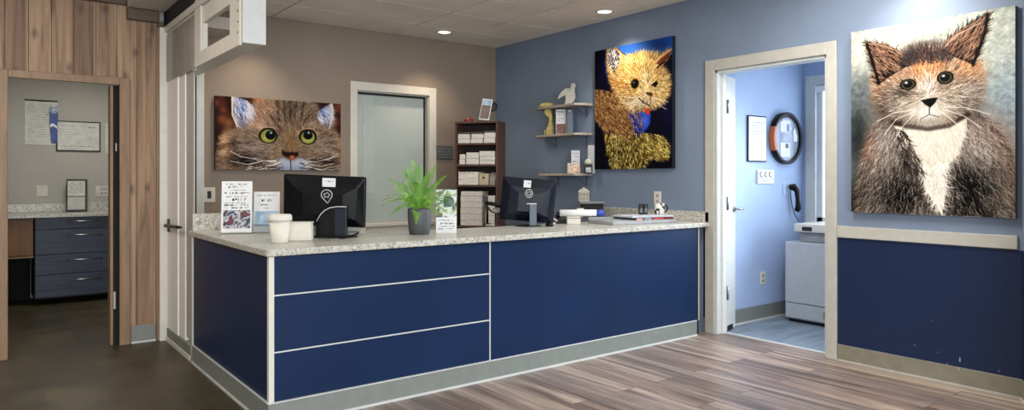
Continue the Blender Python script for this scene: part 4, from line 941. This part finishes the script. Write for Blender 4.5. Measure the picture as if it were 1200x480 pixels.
m = MB(); m.lathe([(.001, -.0012), (.034, -.0012), (.036, -.0006)], (.015, 0, .205), 26, axis='y', caps=False); o = m.build('printed_round_picture', plain('deep_green_print', '33504F', .4, var=.4, scale=60), t); o.scale = (1, 1, 1)

# right monitor
mp_ = wtp(619, 265.5, .09)
t, T = monitor('smaller navy-black monitor seen from behind, in front of the bookcase', mp_, .410, .325, .030, 5.0, False, CAMF)
m = MB(); m.T = T; cx, cz_ = .0, .055
m.tube([(cx+.026*math.cos(a), -.034, cz_+.030*math.sin(a)) for a in [2*PI*i/20 for i in range(21)]], .003, 6)
for k in range(5): m.tube([(cx+.018*math.sin(1.2*k+j*.35)*(1-.12*j), -.034, cz_+.018*math.cos(1.2*k+j*.35)*(1-.12*j)) for j in range(5)], .0024, 5)
m.build('round_emblem', M_strip, t)
MB().box(.008, .062, -.055, -.033, 0, .17).build('stand_neck', plain('slate_grey_plastic', '4E5D6A', .4), t, .003); MB().box(-.012, .062, -.057, -.053, .165, .172).build('neck_edge_line', M_strip, t)
m = MB(); m.lathe([(.001, 0), (.10, 0), (.102, .004), (.001, .012)], seg=36, caps=False); m.build('stand_base', M_black, t)
# cable coil and mouse
m = MB(); pts = [(.048*math.cos(a), .012*math.sin(a), .030+.020*math.sin(a)) for a in [2*PI*i/18 for i in range(17)]]; m.tube(pts, .006, 8); o = m.build('cable_loop', M_white); o.location = wtp(645, 264, .03); o.rotation_euler[2] = CAMF; tag(o, 'white cable loop lying at the right monitor foot', 'cable')
m = MB(); m.lathe([(.001, 0), (.028, 0), (.032, .010), (.024, .024), (.001, .030)], seg=20, caps=False); o = m.build('computer_mouse', M_black); o.location = wtp(644, 264.6, -.03); tag(o, 'small black mouse by the white cable loop', 'mouse')
t = thing('desk_phone', 'low black desk phone between right monitor and the folders', 'phone', wtp(659, 262, .10), CAMF)
MB().prism([(-.06, 0), (.07, 0), (.07, .065), (-.06, .03)], 'x', -.055, .045).build('phone_body', M_blackm, t, .004); m = MB(); m.tube(bez((-.035, -.02, .05), (-.03, .03, .075), (-.03, .07, .075)), .014); m.build('handset', M_black, t)
# bent black arm in front of the bookcase
pA = wtp(571, 265.5, .30)
t = thing('bracket_stand', 'black upright bracket with square head and curved side arm before the bookcase', 'bracket', (pA[0], pA[1], .8975), CAMF)
k_ = 5.5/820
MB().box(-5*k_, 1*k_, -.012, .012, 24*k_+.01, 31*k_+.01).build('square_head', M_black, t, .003)
m = MB(); m.tube([(0, 0, 0), (0, 0, .10), (-.006, 0, .15), (-.012, 0, .175)], .010); m.lathe([(.03, 0), (.03, .006)], seg=20); m.build('post', M_black, t)
m = MB(); m.tube([(-.01, 0, .165), (.03, -.005, .160), (.08, -.01, .150), (.115, -.01, .135)], [.014, .016, .014, .010]); m.tube(bez((.0, 0, .14), (.03, 0, .075), (.12, 0, .085)), .007); m.build('side_arm', M_black, t)
MB().prism([(.035,.10),(.06,.088),(.11,.092),(.11,.125),(.045,.125)], 'y', -.006, .006).build('patterned_plate', photo('grey_pattern_print', ['D8D4C8', '4A4A4A', 'C8C4B8'], 70), t)
# desk shelf riser with lantern
t = thing('desk_riser', 'black desk riser with grey top below the wall shelves', 'riser', (*at(693, 240, x=4.52)[:2], WT+.0008), CAMF)
rz_ = at(693, 236, x=4.52).z-WT
MB().box(-.115, .115, -.08, .08, rz_-.018, rz_).build('top_board', plain('grey_board', '7A7E80', .5), t, .003); MB().box(-.095, .11, -.02, .07, 0, rz_-.018).build('black_box_body', M_blackm, t, .003); MB().box(-.095, -.088, -.07, -.02, 0, rz_-.018).build('side_leg', M_blackm, t)
lz = WT+.0008+rz_
t = thing('lantern', 'small cream house-shaped lantern on the black desk riser', 'lantern', (*at(684, 240, x=4.50)[:2], lz+.0005), CAMF)
MB().box(-.048, .048, -.035, .035, 0, .085).build('lantern_body', M_cream, t, .003)
m = MB(); m.prism([(-.056, .085), (.056, .085), (.04, .105), (.01, .122), (-.01, .122), (-.04, .105)], 'y', -.04, .04); m.tube([(0, 0, .12), (0, 0, .132)], .007); m.build('roof', M_cream, t, .002)
m = MB(); [m.box(x-.011, x+.011, -.0365, -.035, z, z+.027) for x in (-.029, 0, .029) for z in (.012, .048)]; m.build('window_cutouts', plain('dim_cream', '8E8770', .6), t)
t = thing('small_cup', 'small white cup in front of the black desk riser', 'cup', (*at(680, 249, x=4.34)[:2], WT+.0008))
MB().lathe([(.001, 0), (.022, 0), (.034, .085), (.031, .085), (.02, .005), (.001, .005)], seg=24, caps=False).build('cup_body', M_cup, t)
# white boxes, rolled paper and the flat tray of magazines
wb_ = wtp(671, 263, .06)
t = thing('white_box', 'white cardboard box under the paper roll, left of the magazines', 'box', wb_, CAMF)
MB().box(-.045, .06, -.03, .05, 0, .06).build('box_body', M_cup, t, .003); MB().box(-.045, .06, -.031, -.03, .045, .05).build('box_flap_edge', M_greyink, t)
t = thing('paper_roll', 'white paper roll with blue end lying across the white box', 'paper roll', (wb_[0], wb_[1], WT+.0878), CAMF)
MB().lathe([(.026, -.10), (.026, .20)], seg=24, axis='x').build('roll', M_paper, t); MB().lathe([(.0265, .185), (.0265, .245)], seg=24, axis='x').build('blue_end', plain('blue_print', '2E44A0', .5, var=.3, scale=60), t)
mg0 = at(748, 263.5, z=WT+.0005)
t = thing('paper_tray', 'wide grey flat tray lying at the right end of the counter', 'tray', (4.22, 3.86, WT+.0008), R(-7))
MB().box(-.36, .30, -.14, .18, 0, .028).build('tray_base', plain('grey_tray_plastic', '9DA0A2', .45), t, .004); MB().box(-.36, .30, .165, .18, .028, .045).build('tray_rim', plain('grey_tray_plastic', '9DA0A2', .45), t, .002)
mags = [('navy_magazine', 'navy spined magazine flat on the grey tray', '1B2340', (4.30, 3.86), R(-6), .0295, .40), ('white_magazine', 'white topped magazine uppermost on the grey tray', 'C6CAD2', (4.31, 3.88), R(-9), .0455, .42)]
for nm, lab, col, (mx, my), rz, dz, wd_ in mags:
    t = thing('magazine', lab, 'magazine', (mx, my, WT+.001+dz), rz)
    MB().box(-wd_/2, wd_/2, -.13, .13, 0, .014).build('pages', plain(nm+'_paper', col, .5), t, .002)
    if nm == 'navy_magazine':
        for a, b, c_ in ((-.195, -.13, 'D8A890'), (-.02, .09, 'C8433E'), (.10, .195, '7A1E2C')):
            MB().box(a, b, -.1312, -.13, .001, .013).build('spine_band', plain('spine_'+c_, c_, .5), t)
        fc = bpy.data.curves.new('spine_text', 'FONT'); fc.body = 'APPAREL'; fc.size = .020; fc.extrude = .0002; fc.align_x = 'CENTER'
        fo = bpy.data.objects.new('spine_text', fc); C.objects.link(fo); dg = bpy.context.evaluated_depsgraph_get(); me = bpy.data.meshes.new_from_object(fo.evaluated_get(dg)); bpy.data.objects.remove(fo)
        me.materials.append(M_paper); so = bpy.data.objects.new('spine_lettering', me); C.objects.link(so); so.parent = t; so.location = (-.075, -.1315, .0005); so.rotation_euler = (R(90), 0, 0)
TT = WT+.001
# mug, outlet, jars on the right
mgp = at(773, 250, x=4.63)
t = thing('mug', 'white mug with black cow patches near the wall outlet', 'mug', (4.47, 3.845, WT+.0612), R(-37.4))
MB().lathe([(.001, 0), (.036, 0), (.040, .006), (.042, .05), (.042, .092), (.038, .092), (.037, .01), (.001, .008)], seg=32, caps=False).build('mug_body', photo('cow_patch_glaze', ['101012', '1A1A1C', 'DCDCD4', 'E0E0D8', 'D8D8D0'], 28), t)
m = MB(); m.tube([(.040+.026*math.sin(a), 0, .048+.028*math.cos(a)) for a in [PI*i/10 for i in range(11)]], .006); m.build('handle', M_ink, t)
oy = at(770, 232, x=XR-.01).y
def wallplate(name, label, cat, loc, rz, w_, h_, kind='outlet', m_=None):
    t = thing(name, label, cat, loc, rz); MB().box(-w_/2, w_/2, -.006, 0, 0, h_).build('plate', m_ or M_white, t, .002)
    if kind == 'outlet':
        for z in (.28, .68):
            MB().box(-w_*.24, w_*.24, -.008, -.006, h_*z-h_*.13, h_*z+h_*.13).build('socket', M_cream, t, .001)
            m = MB(); m.box(-w_*.13, -w_*.08, -.0086, -.008, h_*z-.008, h_*z+.008); m.box(w_*.08, w_*.13, -.0086, -.008, h_*z-.008, h_*z+.008); m.build('slots', M_ink, t)
    elif kind == 'switch':
        MB().box(-w_*.16, w_*.16, -.010, -.006, h_*.25, h_*.75).build('rocker', M_dsteel if name == 'light_switch' else M_cream, t, .002)
    return t
wallplate('wall_outlet', 'white wall outlet above the cow patterned mug', 'outlet', (XR-.0005, oy, 1.02), LEFTWALL, .078, .12)
for px, lab in ((748, 'left dark glass jar beside the cow patterned mug'), (757, 'right dark glass jar beside the cow patterned mug')):
    t = thing('spice_jar', lab, 'jar', (4.34 if px == 748 else 4.395, 3.93, WT+.0612), R(-37.4), 'pair of dark jars by the mug')
    MB().lathe([(.001,0),(.021,0),(.022,.06),(.018,.07),(.001,.07)], seg=20, caps=False).build('jar_body', plain('dark_jar_glass', '2A2C30', .2, var=.3, scale=60), t); MB().lathe([(.019,.068),(.019,.085),(.001,.086)], seg=20, caps=False).build('lid', M_dsteel, t); MB().box(-.012, .012, -.0235, -.021, .015, .05).build('jar_label', M_greyink, t)
wallplate('light_switch', 'white light switch plate on taupe wall by the white door casing', 'switch', (1.62, YB-.0005, 1.045), 0, .10, .13, 'switch')

# ================================================================ SIDE ROOM THINGS
YS = 3.60
t = thing('framed_notice', 'narrow black framed notice on pale blue wall left of round mirror', 'notice', (5.465, YS-.001, 1.40))
MB().box(-.14, .14, -.014, 0, 0, .405).build('frame', M_ink, t, .002); MB().box(-.130, .130, -.016, -.014, .010, .395).build('sheet', M_paper, t)
m = MB(); marks(m, [(-.09, .1-.05*(k % 3), .34-.025*k, .006) for k in range(9)] + [(.0,.1,.09,.006)], -.0162, 6); m.build('printed_lines', M_greyink, t)
t = thing('round_mirror', 'round black rimmed wall mirror with an orange side band', 'mirror', (5.895, YS-.001, 1.62))
Rm = .238
MB().lathe([(Rm-.03, 0), (Rm, 0), (Rm, -.05), (Rm-.012, -.056), (Rm-.03, -.05)], seg=64, axis='y', caps=False).build('rim', M_black, t)
MB().prism([((Rm+.002)*math.cos(a), (Rm+.002)*math.sin(a)) for a in [PI*.86+PI*.30*i/10 for i in range(11)]] + [((Rm-.03)*math.cos(a), (Rm-.03)*math.sin(a)) for a in [PI*1.16-PI*.30*i/10 for i in range(11)]], 'y', -.058, -.002).build('orange_band', M_orange, t)
MB().lathe([(.001, -.03), (Rm-.025, -.03)], seg=64, axis='y', caps=False).build('glass', plain('pale_mirror_face', '9FA8BC', .15, .3), t)
m = MB(); m.prism([(-.10,.06),(-.0,.05),(.05,.05),(.08,.09),(.05,.16),(-.04,.17),(-.10,.14)], 'y', -.033, -.031); m.box(-.10, .06, -.033, -.031, -.17, -.04); m.prism([(.12,-.02),(.17,-.03),(.18,.02),(.14,.10),(.11,.07)], 'y', -.033, -.031); m.build('reflected_paper_patches', M_paper, t)  # flat patches paint the papers reflected in the mirror
MB().box(-.0, .05, -.0335, -.033, .06, .13).build('blue_reflection_patch', plain('blue_reflection_tone', '7E98C0', .4), t); MB().box(-.02, .03, -.0335, -.033, -.09, -.05).build('square_mark', M_greyink, t)
m = MB(); [m.tube([(.205*math.cos(a), -.034, .205*math.sin(a)), (.188*math.cos(a+.03), -.034, .188*math.sin(a+.03))], .004, 5) for a in [R(50+10*k) for k in range(9)]]; m.build('rim_marks', M_ink, t)
t = thing('room_sign', 'small white sign with symbols below the framed notice', 'sign', (5.60, YS-.001, 1.205)); MB().box(-.135, .135, -.010, 0, 0, .125).build('plate', M_paper, t, .006)
m = MB()
for k in range(3): m.tube([(-.07+.07*k+.020*math.cos(a), -.0105, .085+.020*math.sin(a)) for a in [PI*.4+PI*1.3*i/8 for i in range(9)]], .004, 5)
m.box(-.13, -.123, -.0115, -.010, .01, .115); marks(m, [(-.11,.10,.045,.007), (-.11,.06,.022,.007)], -.0104, 3); m.build('raised_symbols', M_ink, t)
wallplate('wall_outlet', 'white wall outlet low on the pale blue wall', 'outlet', (5.565, YS-.0005, .31), 0, .078, .115)
wallplate('wall_jack', 'pale wall jack plate behind the black handset', 'wall plate', (5.94, YS-.0005, 1.10), 0, .11, .12, 'blank', plain('pale_blue_plate', 'B4CBE6', .5))
t = thing('telephone_handset', 'black telephone handset hanging on the pale blue wall', 'telephone', (5.97, YS-.008, 1.04))
m = MB(); m.tube([(0, -.02, .13), (.0, -.05, .135), (.035, -.062, .10), (.05, -.062, .02), (.06, -.062, -.06), (.06, -.045, -.085)], [.03, .034, .024, .019, .027, .025], 12); m.build('handset', M_black, t); m = MB(); m.tube(bez((.0, -.02, .10), (.01, -.02, -.10), (.10, -.05, -.19)), .004); m.build('cord', M_black, t)
cb_ = thing('storage_cabinet', 'pale grey cabinet on the side room floor under the window', 'cabinet', (5.66, 3.44, 0), LEFTWALL)
MB().box(0, .90, .008, .50, .03, .70).build('body', M_cabg, cb_, .006); MB().box(.008, .892, -.008, .008, .175, .695).build('door', M_cabg, cb_, .003); MB().box(.008, .892, -.006, .008, .04, .165).build('lower_drawer', M_cabg, cb_, .003)
MB().box(.02, .88, .03, .48, 0, .03).build('plinth', M_blackm, cb_); m = MB(); m.box(.36, .50, -.010, -.006, .075, .135); m.build('badge', M_steel, cb_, .001); m = MB(); marks(m, [(.375, .485, .092, .024)], -.0103, 4); m.build('badge_print', M_ink, cb_)
pr = thing('desktop_printer', 'white desktop printer on top of the pale grey cabinet', 'printer', (5.70, 3.36, .7008), LEFTWALL)
MB().box(.02, .52, .02, .40, 0, .085).build('lower_body', plain('mid_grey_plastic', '8C9092', .5), pr, .006); MB().box(-.01, .54, -.02, .42, .087, .16).build('top_cover', M_white, pr, .012); MB().box(.07, .16, -.024, -.02, .10, .135).build('button_panel', M_blackm, pr, .002); MB().lathe([(.008, .02), (.008, .012)], (.40, 0, .045), 10, axis='y').build('knob', M_paper, pr)

# ================================================================ FAR ROOM THINGS (left)
YH = 8.9
wk = thing('work_counter', 'pale stone worktop along the far room wall', 'worktop', (-.5, 8.26, 0)); MB().box(0, 1.83, 0, .635, .865, .895).build('slab', M_terr, wk, .004); MB().box(0, 1.83, .615, .635, .895, .985).build('upstand', M_terr, wk, .003)
dr = thing('drawer_cabinet', 'slate blue woodgrain drawer cabinet hung under the far worktop', 'cabinet', (.45, 8.30, 0)); MB().box(0, .70, .022, .57, .06, .862).build('body', M_blackm, dr)
for z0, z1, hz in ((.75, .862, .835), (.50, .745, .64), (.30, .495, .42), (.075, .295, .20)):
    o = MB().box(.004, .64, 0, .022, z0, z1).build('drawer', M_drawer, dr, .002); m = MB(); zz = z1-.06 if z1-z0 > .13 else z1-.04
    m.tube([(.27, 0, zz), (.27, -.028, zz), (.57, -.028, zz), (.57, 0, zz)], .007); m.build('drawer_handle', M_steel, o)
MB().box(.645, .70, 0, .022, .075, .862).build('side_filler', M_drawer, dr, .002)
pg = thing('wall_cabinet', 'orange-brown wooden cabinet under the worktop left of the drawers', 'cabinet', (.02, 8.30, 0)); MB().box(0, .42, .02, .5, .49, .862).build('body', M_pigeon, pg, .003); MB().box(.21, .41, 0, .02, .50, .85).build('door', M_pigeon, pg, .003); MB().box(.005, .20, 0, .02, .50, .85).build('door', M_pigeon, pg, .003); MB().box(-.0, .42, .0, .03, .475, .49).build('bottom_rail', M_casew, pg)
m = MB(); m.box(-.06, .44, 8.83, 8.88, 0, .47); o = m.build('knee_space_shade', M_dark); tag(o, 'black sheet for the knee space shade under the orange-brown cabinet', 'panel')  # near-black sheet put in for the shade of the empty knee space
t = thing('notice_sheet', 'large white text notice with dark top edge on far room wall', 'notice', (.54, YH-.001, 1.605)); MB().box(-.145, .145, -.004, 0, 0, .475).build('sheet', plain('dim_white_paper', 'C9C8C2', .7), t); MB().box(-.145, .145, -.008, -.004, .46, .475).build('top_clip_bar', M_ink, t)
m = MB(); marks(m, [(-.12, .10-.03*(k % 3), .42-.026*k, .007) for k in range(14)], -.0043, 12); m.build('printed_lines', M_greyink, t)
t = thing('rosette_ribbon', 'blue award rosette ribbon hanging over the white notice', 'ribbon', (.648, YH-.012, 1.98))
MB().lathe([(.001, -.016), (.022, -.016), (.036, -.010), (.040, 0)], seg=24, axis='y', caps=False).build('rosette', plain('pale_rosette', 'B8C2D2', .5), t); MB().lathe([(.018, -.017), (.022, -.018), (.024, -.016)], seg=20, axis='y', caps=False).build('rosette_ring', M_ribbon, t)
MB().prism([(-.035,.03),(.03,.04),(.04,-.05),(.038,-.33),(.012,-.36),(-.02,-.345),(-.035,-.15)], 'y', -.006, -.002).build('tails', M_ribbon, t); MB().prism([(-.034,-.16),(-.01,-.14),(.03,-.17),(.034,-.20),(-.005,-.17),(-.03,-.19)], 'y', -.008, -.006).build('white_stripe', M_paper, t)
t = thing('framed_certificate', 'black framed landscape certificate on the far room wall', 'certificate', (.877, YH-.001, 1.545)); MB().box(-.205, .205, -.016, 0, 0, .325).build('frame', M_ink, t, .002); MB().box(-.193, .193, -.018, -.016, .012, .313).build('sheet', plain('dim_white_paper', 'C9C8C2', .7), t)
m = MB(); marks(m, [(-.17,.05,.27,.006),(.08,.17,.255,.014),(-.17,.0,.23,.006),(-.17,.16,.20,.005),(-.17,.1,.175,.005),(.06,.17,.15,.006),(.06,.17,.13,.006),(-.16,.14,.05,.010)], -.0182, 21); m.build('printed_lines', M_greyink, t)
t = thing('notice_sheet', 'narrow white notice at the right edge of the far room wall', 'notice', (1.185, YH-.001, 1.53)); MB().box(-.055, .08, -.004, 0, 0, .33).build('sheet', plain('dim_white_paper', 'C9C8C2', .7), t); MB().box(.04, .055, -.006, -.004, .10, .15).build('dark_mark', M_ink, t)
wallplate('thermostat', 'square white thermostat on the wall below the white notice', 'thermostat', (.545, YH-.0005, 1.06), 0, .10, .12, 'blank', plain('dim_white_plastic', 'C8C4B8', .5))
wallplate('wall_outlet', 'wide white outlet plate behind the far worktop', 'outlet', (1.115, YH-.0005, 1.055), 0, .165, .115, 'outlet', plain('dim_white_plastic', 'C8C4B8', .5))
t = thing('framed_notice', 'black framed white notice standing on the far worktop', 'notice', (.845, 8.75, .900), rot=Euler((R(-4), 0, R(-8)))); MB().box(-.095, .095, -.008, .05, 0, .345).build('frame', M_black, t, .003); MB().box(-.082, .075, -.010, -.008, .165, .325).build('upper_sheet', plain('dim_white_paper', 'C9C8C2', .7), t); MB().box(-.082, .075, -.010, -.008, .02, .155).build('lower_sheet', plain('pale_dim_paper', 'B9B8B0', .7), t)
m = MB(); marks(m, [(-.07,.06,.30-.02*k,.007) for k in range(6)], -.0102, 2); m.build('printed_lines', M_ink, t)
bpy.context.view_layer.update()
